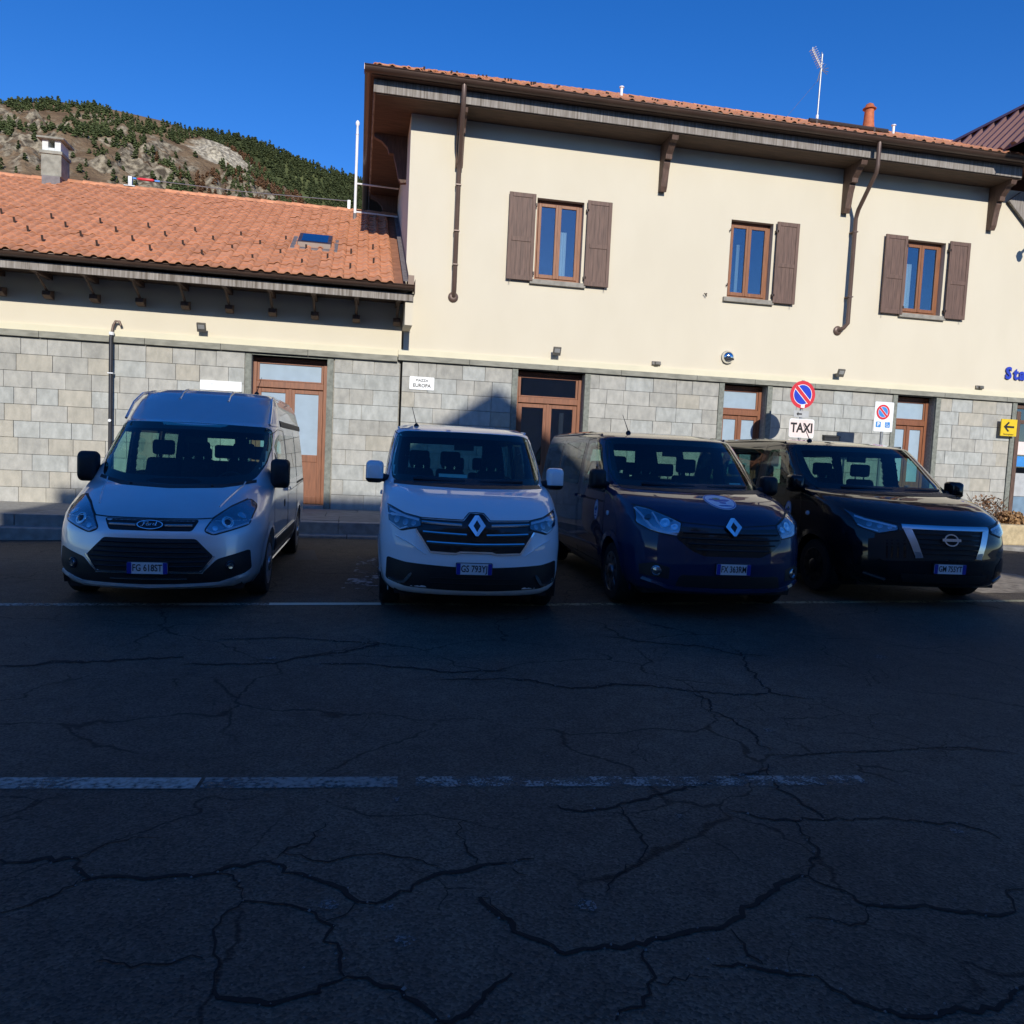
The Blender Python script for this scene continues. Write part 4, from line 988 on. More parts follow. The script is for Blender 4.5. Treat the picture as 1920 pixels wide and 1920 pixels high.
# ---------------------------------------------------------------- hall behind, with a brown ribbed metal roof
hall = thing('station_hall', 'brown ribbed metal roof of the hall rising behind the station block', 'building', (16, 20, 0))
HX, HZ = 16.0, 10.82
part(hall, 'wall', 'plaster', MB().box(13.4, 18.6, 23.5, 29, 0, 8.0))
for s in (-1, 1):
    f_ = part(hall, 'roof_sheet', 'brown_sheet', MB().add([(HX, 15.5, HZ), (HX, 30, HZ), (HX + s * 1.6, 30, HZ - 1.65), (HX + s * 1.6, 15.5, HZ - 1.65), (HX, 15.5, HZ - .04), (HX, 30, HZ - .04), (HX + s * 1.6, 30, HZ - 1.69), (HX + s * 1.6, 15.5, HZ - 1.69)],
        [(0, 1, 2, 3), (4, 7, 6, 5), (0, 3, 7, 4), (1, 5, 6, 2), (2, 6, 7, 3), (0, 4, 5, 1)]))
    n = 38
    for k in range(n):
        y = 15.55 + k * .385; e = .05
        sub(f_, 'rib', 'brown_sheet', MB().add([(HX + s * .06, y, HZ - .06), (HX + s * .06, y + .16, HZ - .06), (HX + s * 1.6, y + .16, HZ - 1.65), (HX + s * 1.6, y, HZ - 1.65),
            (HX + s * (.06 + e), y + .035, HZ - .06 + e), (HX + s * (.06 + e), y + .125, HZ - .06 + e), (HX + s * (1.6 + e), y + .125, HZ - 1.65 + e), (HX + s * (1.6 + e), y + .035, HZ - 1.65 + e)],
            [(0, 3, 2, 1), (4, 5, 6, 7), (0, 4, 7, 3), (1, 2, 6, 5), (0, 1, 5, 4), (2, 3, 7, 6)]))
part(hall, 'ridge_cap', 'brown_sheet', MB().add([(HX - .22, 15.45, HZ - .10), (HX, 15.45, HZ + .09), (HX + .22, 15.45, HZ - .10), (HX - .22, 30, HZ - .10), (HX, 30, HZ + .09), (HX + .22, 30, HZ - .10)], [(0, 1, 4, 3), (1, 2, 5, 4), (0, 2, 1), (3, 4, 5), (0, 3, 5, 2)]))
part(hall, 'gable_infill', 'brown_sheet', MB().prism([(HX - 1.58, HZ - 1.66), (HX + 1.58, HZ - 1.66), (HX, HZ - .05)], 'y', 15.52, 15.60))
# end board of the gable that juts out on the right
part(bld, 'bargeboard', 'fascia_wood', MB().prism([(15.42, 8.36), (15.75, 8.62), (17.2, 8.62), (17.2, 6.9), (16.6, 7.3)], 'y', 17.14, 17.20), bevel=.006)
# ------------------------------------------------------------------ things on and by the station
def standing(name, label, cat, loc, group=None): return thing(name, label, cat, loc, 0, group)
def lpart(root, name, material, mb, smooth=None, bevel=0.): return mb.build(name, material, root, smooth, bevel)   # local coordinates
def rrect(w, h, r, n=5):
    out = []
    for cx, cz, a0 in ((w / 2 - r, h / 2 - r, 0), (-w / 2 + r, h / 2 - r, 90), (-w / 2 + r, -h / 2 + r, 180), (w / 2 - r, -h / 2 + r, 270)):
        out += [(cx + r * cos(radians(a0 + 90 * k / n)), cz + r * sin(radians(a0 + 90 * k / n))) for k in range(n + 1)]
    return out
def plate(root, name, material, w, h, y, x=0., z=0., r=.03, th=.004):
    return lpart(root, name, material, MB().prism([(x + a, z + b) for a, b in rrect(w, h, r)], 'y', y, y + th))
def disc(root, name, material, r, y, x=0., z=0., th=.004, n=36, hole=0.):
    if not hole: return lpart(root, name, material, MB().prism([(x + r * cos(2 * pi * k / n), z + r * sin(2 * pi * k / n)) for k in range(n)], 'y', y, y + th))
    q = MB(); V = []
    for yy in (y, y + th):
        for rr in (r, hole): V += [(x + rr * cos(2 * pi * k / n), yy, z + rr * sin(2 * pi * k / n)) for k in range(n)]
    F = []
    for k in range(n):
        a, b = k, (k + 1) % n
        F += [(a, b, n + b, n + a), (2 * n + a, 3 * n + a, 3 * n + b, 2 * n + b), (a, 2 * n + a, 2 * n + b, b), (n + a, n + b, 3 * n + b, 3 * n + a)]
    return lpart(root, name, material, q.add(V, F))
def no_parking(root, r, x, y, z, blue='sign_blue'):
    disc(root, 'sign_back', 'sign_grey', r, y, x, z, .003)
    disc(root, 'red_ring', 'sign_red', r, y - .003, x, z, .002, hole=r * .74)
    disc(root, 'white_edge', 'sign_white', r * .74, y - .0035, x, z, .002, hole=r * .70)
    disc(root, 'blue_field', blue, r * .70, y - .004, x, z, .003)
    a = radians(-45); L, w = r * .76, r * .135
    for ww, mm, yy in ((w * 1.35, 'sign_white', y - .006), (w, 'sign_red', y - .008)):
        c = [(L * cos(a) + ww * sin(a) * s, L * sin(a) - ww * cos(a) * s) for s in (1, -1)] + [(-L * cos(a) + ww * sin(a) * s, -L * sin(a) - ww * cos(a) * s) for s in (-1, 1)]
        lpart(root, 'bar', mm, MB().prism([(x + p, z + q) for p, q in c], 'y', yy, yy + .0015))
# taxi sign post
tx = standing('taxi_sign_post', 'post with round no-parking disc above small arrow plate and TAXI plate', 'road sign', (9.53, 15.88, .26))
lpart(tx, 'post', 'pole_metal', MB().tube([(0, .03, 0), (0, .03, 3.28)], .03, 12), smooth=60)
no_parking(tx, .30, -.02, -.02, 2.965)
plate(tx, 'date_tag', 'sign_white', .09, .08, -.024, .0, 2.72, .008, .003)
plate(tx, 'arrow_plate', 'sign_grey', .36, .145, -.01, -.01, 2.545, .012)
lpart(tx, 'arrow', 'sign_black', MB().prism([(-.13, 2.545), (-.085, 2.59), (-.085, 2.56), (.0, 2.56), (.0, 2.53), (-.085, 2.53), (-.085, 2.50)], 'y', -.014, -.0115))
plate(tx, 'taxi_plate', 'sign_white', .60, .41, -.008, .02, 2.235, .05)
plate(tx, 'taxi_face', 'sign_pink', .575, .385, -.011, .02, 2.235, .045, .0025)
wall_text('taxi_lettering', 'TAXI', .285, 'sign_black', tx, (.02, -.013, 2.235), .84, bold=.009)
for z in (2.2, 2.95): lpart(tx, 'clamp', 'pole_metal', MB().box(-.045, .045, -.005, .065, z - .02, z + .02))
# disabled bay sign
ps = standing('parking_sign_post', 'white sign board with no-parking disc, P and wheelchair symbols on grey post', 'road sign', (11.55, 15.88, .26))
lpart(ps, 'post', 'pole_metal', MB().tube([(0, .03, 0), (0, .03, 2.9)], .03, 12), smooth=60)
plate(ps, 'board', 'sign_white', .47, .66, -.006, 0, 2.595, .025)
no_parking(ps, .165, -.03, -.012, 2.70, 'sign_lightblue')
plate(ps, 'parking_field', 'sign_lightblue', .125, .125, -.009, -.125, 2.42, .015, .0025)
wall_text('parking_letter', 'P', .12, 'sign_white', ps, (-.125, -.0115, 2.42), 1., bold=.004)
plate(ps, 'wheelchair_field', 'sign_lightblue', .125, .125, -.009, .105, 2.42, .015, .0025)
q = MB(); w_ = []
q.tube([(.095 + .03 * cos(a), -.0115, 2.405 + .03 * sin(a)) for a in [radians(130 + 20 * k) for k in range(12)]], .005, 6)
q.tube([(.088, -.0115, 2.455), (.094, -.0115, 2.415), (.125, -.0115, 2.413), (.138, -.0115, 2.385)], .0055, 6); q.lathe([(.009, -.004), (.009, 0)], 10, axis='y', c=(.086, -.009, 2.468))
lpart(ps, 'wheelchair_symbol', 'sign_white', q)
# yellow arrow sign reaching out from the wall
ys = standing('arrow_sign', 'yellow square sign with black arrow pointing left beside the entrance', 'sign', (15.98, 17.12, 2.87))
plate(ys, 'board', 'sign_yellow', .46, .42, -.012, 0, 0, .012, .024)
lpart(ys, 'arrow', 'sign_black', MB().prism([(-.155, .02), (-.03, .145), (.015, .125), (-.065, .043), (.15, .043), (.15, -.005), (-.065, -.005), (.015, -.085), (-.03, -.105)], 'y', -.0155, -.0125))
wall_text('small_print', 'Sottopasso', .062, 'sign_black', ys, (0, -.0145, -.165), 1.05)
lpart(ys, 'arm', 'pole_metal', MB().box(-.02, .02, .013, .26, .06, .09).box(-.02, .02, .013, .26, -.09, -.06))
# street name and white plaques
sp = standing('street_plaque', 'white street name plaque reading PIAZZA EUROPA', 'sign', (1.325, YW - .012, 3.06))
plate(sp, 'board', 'sign_white', .53, .275, -.015, 0, 0, .02, .014)
wall_text('lettering', 'PIAZZA', .075, 'sign_black', sp, (0, -.018, .06), 1.05, bold=.001)
wall_text('lettering', 'EUROPA', .105, 'sign_black', sp, (0, -.018, -.05), .95, bold=.002)
wp = standing('white_plaque', 'long white plaque with faint print fixed above the silver van', 'sign', (-2.785, YW + .015, 2.755))
plate(wp, 'board', 'sign_white', .81, .20, -.02, 0, 0, .006, .02)
wall_text('lettering', 'Sala Blu', .075, 'faint_print', wp, (-.22, -.023, .03), 1.05)
# letterbox above the black van
mbx = standing('letterbox', 'small black letterbox fixed to the stone wall above the black van', 'letterbox', (11.14, YW - .011, 2.36))
lpart(mbx, 'case', 'sign_black', MB().box(-.20, .20, -.10, 0, -.13, .06), bevel=.01)
lpart(mbx, 'lid', 'sign_black', MB().prism([(-.115, .055), (0, .085), (0, .06), (-.115, .03)], 'x', -.21, .21))
# blue station lettering
sl = standing('station_lettering', 'large blue raised letters on the cream wall at the right edge', 'lettering', (15.84, YW - .01, 4.07))
x = 0.
for ch_, adv in (('S', .24), ('t', .165), ('a', .235), ('z', .2), ('i', .1), ('o', .23), ('n', .22), ('e', .22)):
    me = text_mesh(ch_, .40, .012, 'LEFT', bold=.016); me.transform(Matrix.Translation((x, -.022, .145)) @ Matrix.Rotation(pi / 2, 4, 'X') @ Matrix.Scale(.92, 4, (1, 0, 0)))
    obj('letter', me, 'letter_blue', sl); x += adv
# floodlights along the string course
for i, (x, z, nm, tilt) in enumerate(((-3.15, 3.86, 'square brown floodlight over the white plaque on the low wing', 0), (4.24, 3.90, 'square brown floodlight above the dark door behind the white van', .25), (6.62, 3.84, 'flat brown floodlight above the wall behind the dark blue van', .7), (11.18, 3.88, 'square brown floodlight above the round no-parking disc', .2), (15.13, 3.82, 'flat brown floodlight below the blue letters', .75))):
    fl = standing('wall_floodlight', nm, 'floodlight', (x, YW - .03, z), 'floodlights on the station wall')
    a = .55 - tilt * .6
    lpart(fl, 'bracket', 'lamp_metal', MB().box(-.05, .05, -.09, .03, -.03, .03), bevel=.004)
    c, s = cos(a), sin(a); H, W, T = .19, .088, .045
    def R(p): return (p[0], -.10 + p[1] * c - p[2] * s - .02, p[1] * s + p[2] * c)
    V = [R(p) for p in ((-W, -T, -.05), (W, -T, -.05), (W, 0, -.05), (-W, 0, -.05), (-W, -T, H - .05), (W, -T, H - .05), (W, 0, H - .05), (-W, 0, H - .05))]
    if tilt > .5:
        V = [(p[0] * 1.2, -.06 - (p[1] + .09) * 1.1, -.01 + p[2] * .45) for p in V]
    lpart(fl, 'housing', 'lamp_metal', MB().add(V, [(0, 3, 2, 1), (4, 5, 6, 7), (0, 1, 5, 4), (1, 2, 6, 5), (2, 3, 7, 6), (3, 0, 4, 7)]), bevel=.008)
    if tilt < .5:
        V = [R(p) for p in ((-W * .7, -T - .004, .02), (W * .7, -T - .004, .02), (W * .7, -T - .004, H - .08), (-W * .7, -T - .004, H - .08), (-W * .7, -T, .02), (W * .7, -T, .02), (W * .7, -T, H - .08), (-W * .7, -T, H - .08))]
        lpart(fl, 'glass', 'lamp_face', MB().add(V, [(0, 1, 2, 3), (4, 7, 6, 5), (0, 4, 5, 1), (1, 5, 6, 2), (2, 6, 7, 3), (3, 7, 4, 0)]))
dl = standing('dome_light', 'round steel dome light on the cream wall', 'wall light', (8.35, YW, 4.10))
lpart(dl, 'base', 'lamp_metal', MB().lathe([(.15, 0), (.15, -.03), (.14, -.035)], 28, axis='y'), smooth=40)
lpart(dl, 'dome', 'chrome', MB().lathe([(.145, -.03), (.14, -.07), (.12, -.11), (.085, -.14), (.04, -.155), (.005, -.158)], 28, axis='y'), smooth=40)
lpart(dl, 'shade', 'sign_black', MB().box(-.10, .10, -.165, -.10, -.075, -.03), bevel=.008)
lt = standing('wall_lantern', 'dark curved wall lantern arm at the right edge above the last shutter', 'wall light', (15.95, YW, 7.42))
lpart(lt, 'arm', 'lamp_metal', MB().tube([(.55, 0, .05), (.50, -.35, .16), (.32, -.55, .20), (.12, -.62, .14), (.04, -.62, .06)], .035, 8), smooth=60)
lpart(lt, 'head', 'lamp_metal', MB().lathe([(.03, .10), (.07, .06), (.10, -.02), (.06, -.12), (.02, -.15)], 14, c=(.0, -.62, .0)), smooth=40)
# mast beside the tall block, safety line along the ridge
ms = standing('roof_mast', 'white pole standing beside the tall block above the low roof', 'mast', (-.25, 21.9, wing_z(21.9)))
lpart(ms, 'pole', 'white_metal', MB().tube([(0, 0, -.1), (0, 0, 2.2)], .038, 10), smooth=60)
lpart(ms, 'tip', 'white_metal', MB().lathe([(.05, 0), (.035, .02), (.03, .22), (.055, .26), (.05, .32), (.02, .36)], 12, c=(0, 0, 2.2)), smooth=40)
lpart(ms, 'foot', 'lead', MB().lathe([(.06, -.1), (.045, .18)], 10))
for z in (.22, .95): lpart(ms, 'bracket', 'white_metal', MB().tube([(0, 0, z), (1.12, 0, z - .02)], .022, 6))
wz = wing_z(WR_Y)
sf = standing('safety_line', 'steel safety line with red tensioner along the low roof ridge', 'cable', (-6.05, WR_Y, wz))
lpart(sf, 'post', 'zinc', MB().box(-.05, .05, -.05, .05, 0, .34).box(-.14, .14, -.12, .12, .06, .09), bevel=.006)
lpart(sf, 'post', 'zinc', MB().box(5.58, 5.66, -.05, .05, 0, .32), bevel=.006)
lpart(sf, 'tensioner', 'sign_red', MB().lathe([(.012, 0), (.034, .05), (.034, .38), (.012, .42)], 10, axis='x', c=(.16, 0, .30)), smooth=40)
lpart(sf, 'cable', 'zinc', MB().tube([(.03, 0, .30), (.3, 0, .30), (2.8, 0, .255), (5.6, 0, .30)], .012, 6))
lpart(sf, 'shackle', 'chrome', MB().box(.06, .14, -.02, .02, .28, .32).box(.60, .72, -.02, .02, .27, .31))
# TV aerial
an = standing('tv_aerial', 'television aerial on a tall thin pole on the tiled roof', 'aerial', (11.58, 19.6, tall_z(19.6) - .1))
lpart(an, 'pole', 'zinc', MB().tube([(0, 0, 0), (.02, 0, 1.9)], .022, 8))
lpart(an, 'sleeve', 'white_metal', MB().tube([(0, 0, 0), (0, 0, .36)], .034, 8))
q = MB(); p0, p1 = Vector((.04, 0, 1.52)), Vector((-.42, -.25, 1.86))
q.tube([p0, p1], .014, 6)
for k in range(9):
    c = p0.lerp(p1, .18 + .8 * k / 8); h = .10
    q.tube([c + Vector((-.03, .10, -h * .2)), c + Vector((.03, -.10, h * .2))], .009, 5); q.tube([c + Vector((0, 0, -.05)), c + Vector((0, 0, .05))], .009, 5)
lpart(an, 'yagi_elements', 'white_metal', q)
q = MB()
for a in (-40, -15, 20, 60): q.tube([(.03, 0, 1.50), (.03 + .17 * cos(radians(a)), -.05, 1.50 + .17 * sin(radians(a)))], .008, 5)
q.tube([(0, 0, 1.5), (-.10, -.05, 1.18)], .014, 5); q.tube([(.02, 0, 1.6), (.0, 0, 1.95)], .010, 5)
lpart(an, 'reflector', 'zinc', q)
lpart(an, 'guy_wire', 'zinc', MB().tube([(0, 0, 1.3), (-.5, 1.0, .45)], .004, 4))
# planter with dead shrub on the right
pt = standing('planter', 'low rough stone planter at the far right beside the black van', 'planter', (13.15, 14.15, .26))
lpart(pt, 'wall', 'planter_wall', MB().box(-.75, .62, -.45, .45, 0, .42), bevel=.03)
lpart(pt, 'pier', 'bracket_wood', MB().box(.63, .80, -.47, .47, 0, .46), bevel=.01)
def leafy(root, name, material, n, cx, cy, cz, rx, ry, rz_, s0, s1, seed):
    r = random.Random(seed); v = []; f = []
    for _ in range(n):
        while True:
            a, b, c = r.uniform(-1, 1), r.uniform(-1, 1), r.uniform(-1, 1)
            if a * a + b * b + c * c < 1: break
        p = Vector((cx + a * rx, cy + b * ry, cz + c * rz_)); d = Vector((r.gauss(0, 1), r.gauss(0, 1), r.gauss(0, 1))).normalized(); e = d.cross(Vector((r.gauss(0, 1), r.gauss(0, 1), r.gauss(0, 1)))).normalized(); s = r.uniform(s0, s1); k = len(v)
        v += [p - d * s, p + e * s * .5, p + d * s, p - e * s * .5]; f += [(k, k + 1, k + 2, k + 3)]
    me = bpy.data.meshes.new(name); me.from_pydata([tuple(q) for q in v], [], f); me.update(); return obj(name, me, material, root)
sb = standing('dry_shrub', 'dead brown shrub with curled leaves growing in the stone planter', 'shrub', (13.0, 14.15, .66))
q = MB(); r = random.Random(4)
for k in range(26):
    a = r.uniform(0, 6.28); l = r.uniform(.25, .62); q.tube([(r.uniform(-.35, .1), r.uniform(-.15, .15), -.02), (-.15 + .25 * cos(a), .2 * sin(a), l * .6), (-.15 + .42 * cos(a), .32 * sin(a), l)], [.008, .006, .003], 4)
lpart(sb, 'stem', 'stem_bark', q)
leafy(sb, 'leaves', 'dry_leaf', 620, -.15, 0, .28, .45, .3, .32, .018, .05, 5)
dg_ = standing('dry_grass', 'tuft of straw coloured dry grass in the stone planter by the entrance', 'grass', (13.5, 14.15, .66))
leafy(dg_, 'blades', 'dry_grass', 900, -.05, 0, .10, .38, .32, .17, .02, .07, 6)
# ------------------------------------------------------------------ the houses across the square, behind the camera: they shade the vans
hs_ = thing('house', 'plain house with a wide front gable across the square behind the camera', 'building', (1, -12, 0))
TAN = math.tan(SUN_EL)
def top(zw): return zw + TAN * (YW + 12.0)
e0, pk, gx0, gx1, gp = top(.55), top(3.07), -.68, 6.64, 2.975
part(hs_, 'wall', 'house_wall', MB().prism([(-5.9, -.5), (7.9, -.5), (7.9, e0), (5.0, e0), (5.0, e0 + 1.13), (gp, pk), (.95, e0 + 1.13), (.95, e0), (-5.9, e0)], 'y', -12.5, -12.0))
part(hs_, 'side_wall', 'house_wall', MB().box(-5.9, -5.5, -22, -12.501, -.5, e0 - .02).box(7.5, 7.9, -22, -12.501, -.5, e0 - .02).box(-5.5, 7.5, -22, -21.6, -.5, e0 - .02))
part(hs_, 'roof', 'lead', MB().box(-5.89, 7.89, -21.99, -12.51, e0 - .3, e0 - .03))
part(hs_, 'gable_roof', 'roof_deck', MB().prism([(.96, e0 - .02), (4.99, e0 - .02), (4.99, e0 + 1.1), (gp, pk - .02), (.96, e0 + 1.1)], 'y', -21.9, -12.51))
for x in (-4.2, -1.2, 1.8, 4.8):
    for z in (1.2, 4.4, 7.6):
        w_ = part(hs_, 'window', 'sash_wood', MB().box(x, x + 1.2, -12.0, -11.96, z, z + 1.7))
        sub(w_, 'pane', 'pane_dark', MB().box(x + .08, x + 1.12, -11.96, -11.95, z + .08, z + 1.62))
for nm, lb, x0, x1, h in (('house', 'lower house on the left across the square behind the camera', -26, -5.95, TAN * 26.6 - .12), ('house', 'low link building filling the gap between the houses behind the camera', 7.95, 9.6, TAN * 20.4), ('house', 'house on the right across the square behind the camera', 9.65, 30, TAN * 25.2 + .1)):
    o = thing(nm, lb, 'building', ((x0 + x1) / 2, -12, 0))
    part(o, 'wall', 'house_wall', MB().box(x0, x1, -21, -12.0, -.5, h))
    part(o, 'roof', 'lead', MB().box(x0 + .1, x1 - .1, -20.9, -12.1, h, h + .02))
# ------------------------------------------------------------------ vans
class Surf:
    """van body as stacked plan outlines: nose line, half width and corner depth against height"""
    def __init__(s, prof, wid, dep, n, L, rear): s.prof, s.wid, s.dep, s.n, s.L, s.rear = prof, wid, dep, n, L, rear
    def yf(s, z): return lin(s.prof, z)
    def w(s, z): return lin(s.wid, z)
    def d(s, z): return lin(s.dep, z)
    def F(s, x, z):
        q = min(abs(x) / s.w(z), .9995); return s.yf(z) + s.d(z) * (1 - (1 - q ** s.n) ** (1 / s.n))
    def S(s, y, z):
        w, d = s.w(z), s.d(z); q = (d - (y - s.yf(z))) / d
        if q <= 0: return w
        if q >= 1: return 0.
        return w * (1 - q ** s.n) ** (1 / s.n)
    # mappers: 2D drawing coordinates -> point on the body
    def front(s, x, z): return Vector((x, s.F(x, z), z))
    def side(s, sg): return lambda y, z: Vector((sg * s.S(y, z), y, z))
    def hood(s, x, y):
        a, b = s.prof[0][0] + .25, s.prof[-1][0]
        for _ in range(34):
            m = (a + b) / 2
            if s.F(x, m) < y: a = m
            else: b = m
        return Vector((x, y, a))
    def back(s, x, z): return Vector((x, s.L - lin(s.rear, z), z))
X82 = Surf([(.24, .12), (.27, .06), (.32, .025), (.42, .005), (.55, 0), (.75, .015), (.9, .05), (1.0, .10), (1.06, .165), (1.12, .265), (1.17, .375), (1.21, .49), (1.245, .63), (1.275, .79), (1.30, .97), (1.87, 1.78), (1.90, 1.92), (1.94, 2.2), (1.965, 2.6), (1.985, 3.3)],
 [(.24, .86), (.32, .92), (.45, .955), (.7, .978), (1.0, .975), (1.2, .962), (1.3, .955), (1.6, .91), (1.80, .865), (1.87, .84), (1.90, .82), (1.94, .77), (1.965, .70), (1.985, .5)],
 [(.24, .6), (.6, .75), (1.0, .8), (1.06, .85), (1.3, .75), (1.87, .5), (1.985, .5)], 2.5, 5.2, [(.24, .05), (.5, 0), (1.1, .02), (1.9, .12), (1.985, .5)])
TALL = Surf([(.20, .12), (.23, .05), (.3, .02), (.42, 0), (.6, .01), (.75, .04), (.86, .10), (.92, .19), (.98, .31), (1.04, .455), (1.10, .62), (1.14, .745), (1.17, .86), (1.83, 1.90), (1.86, 2.0), (2.1, 2.30), (2.2, 2.48), (2.26, 2.72), (2.29, 3.1), (2.30, 3.5)],
 [(.20, .86), (.3, .93), (.45, .965), (.7, .985), (1.0, .98), (1.17, .965), (1.5, .935), (1.83, .89), (1.95, .87), (2.1, .83), (2.2, .78), (2.26, .70), (2.29, .55), (2.30, .4)],
 [(.20, .65), (.6, .8), (1.0, .9), (1.17, .8), (1.83, .55), (2.3, .5)], 2.4, 5.34, [(.2, .05), (.5, 0), (1.1, .02), (2.1, .10), (2.3, .5)])

def inpoly(p, poly):
    c = False; n = len(poly); j = n - 1
    for i in range(n):
        (xi, yi), (xj, yj) = poly[i], poly[j]
        if (yi > p[1]) != (yj > p[1]) and p[0] < (xj - xi) * (p[1] - yi) / (yj - yi) + xi: c = not c
        j = i
    return c
def resample(poly, step, closed=True):
    out = []; n = len(poly)
    for i in range(n if closed else n - 1):
        a, b = poly[i], poly[(i + 1) % n]; L = math.hypot(b[0] - a[0], b[1] - a[1]); k = max(1, int(ceil(L / step)))
        out += [(a[0] + (b[0] - a[0]) * t / k, a[1] + (b[1] - a[1]) * t / k) for t in range(k)]
    if not closed: out.append(poly[-1])
    return out
def rounded(poly, r, n=4):
    """round the corners of a polygon"""
    out = []; m = len(poly)
    for i in range(m):
        p, a, b = Vector(poly[i]), Vector(poly[i - 1]), Vector(poly[(i + 1) % m])
        da, db = a - p, b - p; t = min(r, da.length * .45, db.length * .45)
        A, B = p + da.normalized() * t, p + db.normalized() * t
        for k in range(n + 1):
            u = k / n; out.append(tuple(A * (1 - u) ** 2 + p * 2 * u * (1 - u) + B * u ** 2))
    return out
def area(poly): return .5 * sum(poly[i - 1][0] * poly[i][1] - poly[i][0] * poly[i - 1][1] for i in range(len(poly)))
def inset(poly, d):
    s = 1 if area(poly) > 0 else -1; n = len(poly); out = []
    for i in range(n):
        a, p, b = Vector(poly[i - 1]), Vector(poly[i]), Vector(poly[(i + 1) % n])
        e1, e2 = (p - a), (b - p)
        if e1.length < 1e-6: e1 = e2
        if e2.length < 1e-6: e2 = e1
        n1 = Vector((-e1.y, e1.x)).normalized() * s; n2 = Vector((-e2.y, e2.x)).normalized() * s
        v = n1 + n2
        v = v.normalized() / max(.5, sqrt(max(.0, (1 + n1.dot(n2)) / 2))) if v.length > 1e-4 else n1
        out.append((p.x + v.x * d, p.y + v.y * d))
    return out
def normal_at(mp, u, v, ref):
    e = .004; a = mp(u + e, v) - mp(u - e, v); b = mp(u, v + e) - mp(u, v - e); n = a.cross(b)
    if n.length < 1e-12: n = Vector(ref)
    n.normalize()
    return n if n.dot(ref) >= 0 else -n
REF = {'front': (0, -1, .25), 'hood': (0, -.3, 1), 'back': (0, 1, .1)}
class Van:
    def __init__(s, root, S): s.root, s.S = root, S
    def mp(s, where):
        if where == 'front': return s.S.front, Vector(REF['front'])
        if where == 'hood': return s.S.hood, Vector(REF['hood'])
        if where == 'back': return s.S.back, Vector(REF['back'])
        sg = 1 if where == 'left' else -1
        return s.S.side(sg), Vector((sg, 0, 0))
    def patch(s, name, poly, where, material, off=.004, depth=.012, step=.05, parent=None, smooth=30):
        """an area drawn in 2D, laid on the body with its own thickness"""
        mp, ref = s.mp(where); bd = resample(poly, step); n = len(bd)
        xs = [p[0] for p in bd]; zs = [p[1] for p in bd]; pts = list(bd); ins = inset(bd, step * .35)
        x = min(xs) + step * .5
        while x < max(xs):
            z = min(zs) + step * .5
            while z < max(zs):
                if inpoly((x, z), ins): pts.append((x, z))
                z += step
            x += step
        res = delaunay_2d_cdt([Vector(p) for p in pts], [(i, (i + 1) % n) for i in range(n)], [], 1, 1e-5)
        V2, _, F2 = res[0], res[1], res[2]
        V = []; 
        for p in V2: V.append(mp(p.x, p.y) + normal_at(mp, p.x, p.y, ref) * off)
        F = [tuple(f) for f in F2]
        orig = res[3]; idx = {}
        for k, o in enumerate(orig):
            for i in o:
                if i < n: idx[i] = k
        loop = [idx[i] for i in range(n) if i in idx]; m = len(V)
        for k in loop:
            p = V2[k]; V.append(mp(p.x, p.y) + normal_at(mp, p.x, p.y, ref) * (off - depth))
        L = len(loop); F += [(loop[i], m + i, m + (i + 1) % L, loop[(i + 1) % L]) for i in range(L)]
        b = MB().add(V, F); return b.build(name, material, parent or s.root, smooth=smooth)
    def ring(s, name, outer, inner, where, material, off=.004, depth=.012, parent=None, off_in=None):
        """band between two loops with the same number of points"""
        mp, ref = s.mp(where); n = len(outer); V = []
        oi = off if off_in is None else off_in
        for loop, o in ((outer, off), (inner, oi), (outer, off - depth), (inner, oi - depth)):
            V += [mp(*p) + normal_at(mp, p[0], p[1], ref) * o for p in loop]
        F = []
        for i in range(n):
            j = (i + 1) % n
            F += [(i, j, n + j, n + i), (i, 2 * n + i, 2 * n + j, j), (n + i, n + j, 3 * n + j, 3 * n + i)]
        return MB().add(V, F).build(name, material, parent or s.root, smooth=30)
    def strip(s, name, line, width, where, material, off=.005, depth=.012, step=.05, parent=None, raise_mid=0.):
        """ribbon along a line drawn on the body"""
        mp, ref = s.mp(where); q = resample(line, step, False); n = len(q); V = []
        for i, p in enumerate(q):
            a, b = q[max(0, i - 1)], q[min(n - 1, i + 1)]; dx, dy = b[0] - a[0], b[1] - a[1]; L = math.hypot(dx, dy) + 1e-9; nxv, nyv = -dy / L, dx / L
            w = width[i * (len(width) - 1) // max(1, n - 1)] if isinstance(width, (list, tuple)) else width
            for k, (t, o) in enumerate(((-.5, off - depth), (-.5, off), (0, off + raise_mid), (.5, off), (.5, off - depth))):
                u, v = p[0] + nxv * w * t, p[1] + nyv * w * t; V.append(mp(u, v) + normal_at(mp, u, v, ref) * o)
        F = [(i * 5 + k, i * 5 + k + 1, i * 5 + 5 + k + 1, i * 5 + 5 + k) for i in range(n - 1) for k in range(4)] + [(0, 1, 2, 3, 4), tuple(range(n * 5 - 5, n * 5))]
        return MB().add(V, F).build(name, material, parent or s.root, smooth=40)
    def blob(s, name, prof, u, v, where, material, parent=None, n=18, sx=1., off=0.):
        """turned piece (radius, height) standing on the body"""
        mp, ref = s.mp(where); c = mp(u, v); nn = normal_at(mp, u, v, ref); t1 = nn.cross(Vector((0, 0, 1))).normalized(); t2 = t1.cross(nn).normalized(); V = []
        for r, h in prof: V += [c + t1 * (r * sx * cos(2 * pi * k / n)) + t2 * (r * sin(2 * pi * k / n)) + nn * (h + off) for k in range(n)]
        F = [(i * n + k, i * n + (k + 1) % n, (i + 1) * n + (k + 1) % n, (i + 1) * n + k) for i in range(len(prof) - 1) for k in range(n)] + [tuple(range(n)), tuple(range((len(prof) - 1) * n, len(prof) * n))]
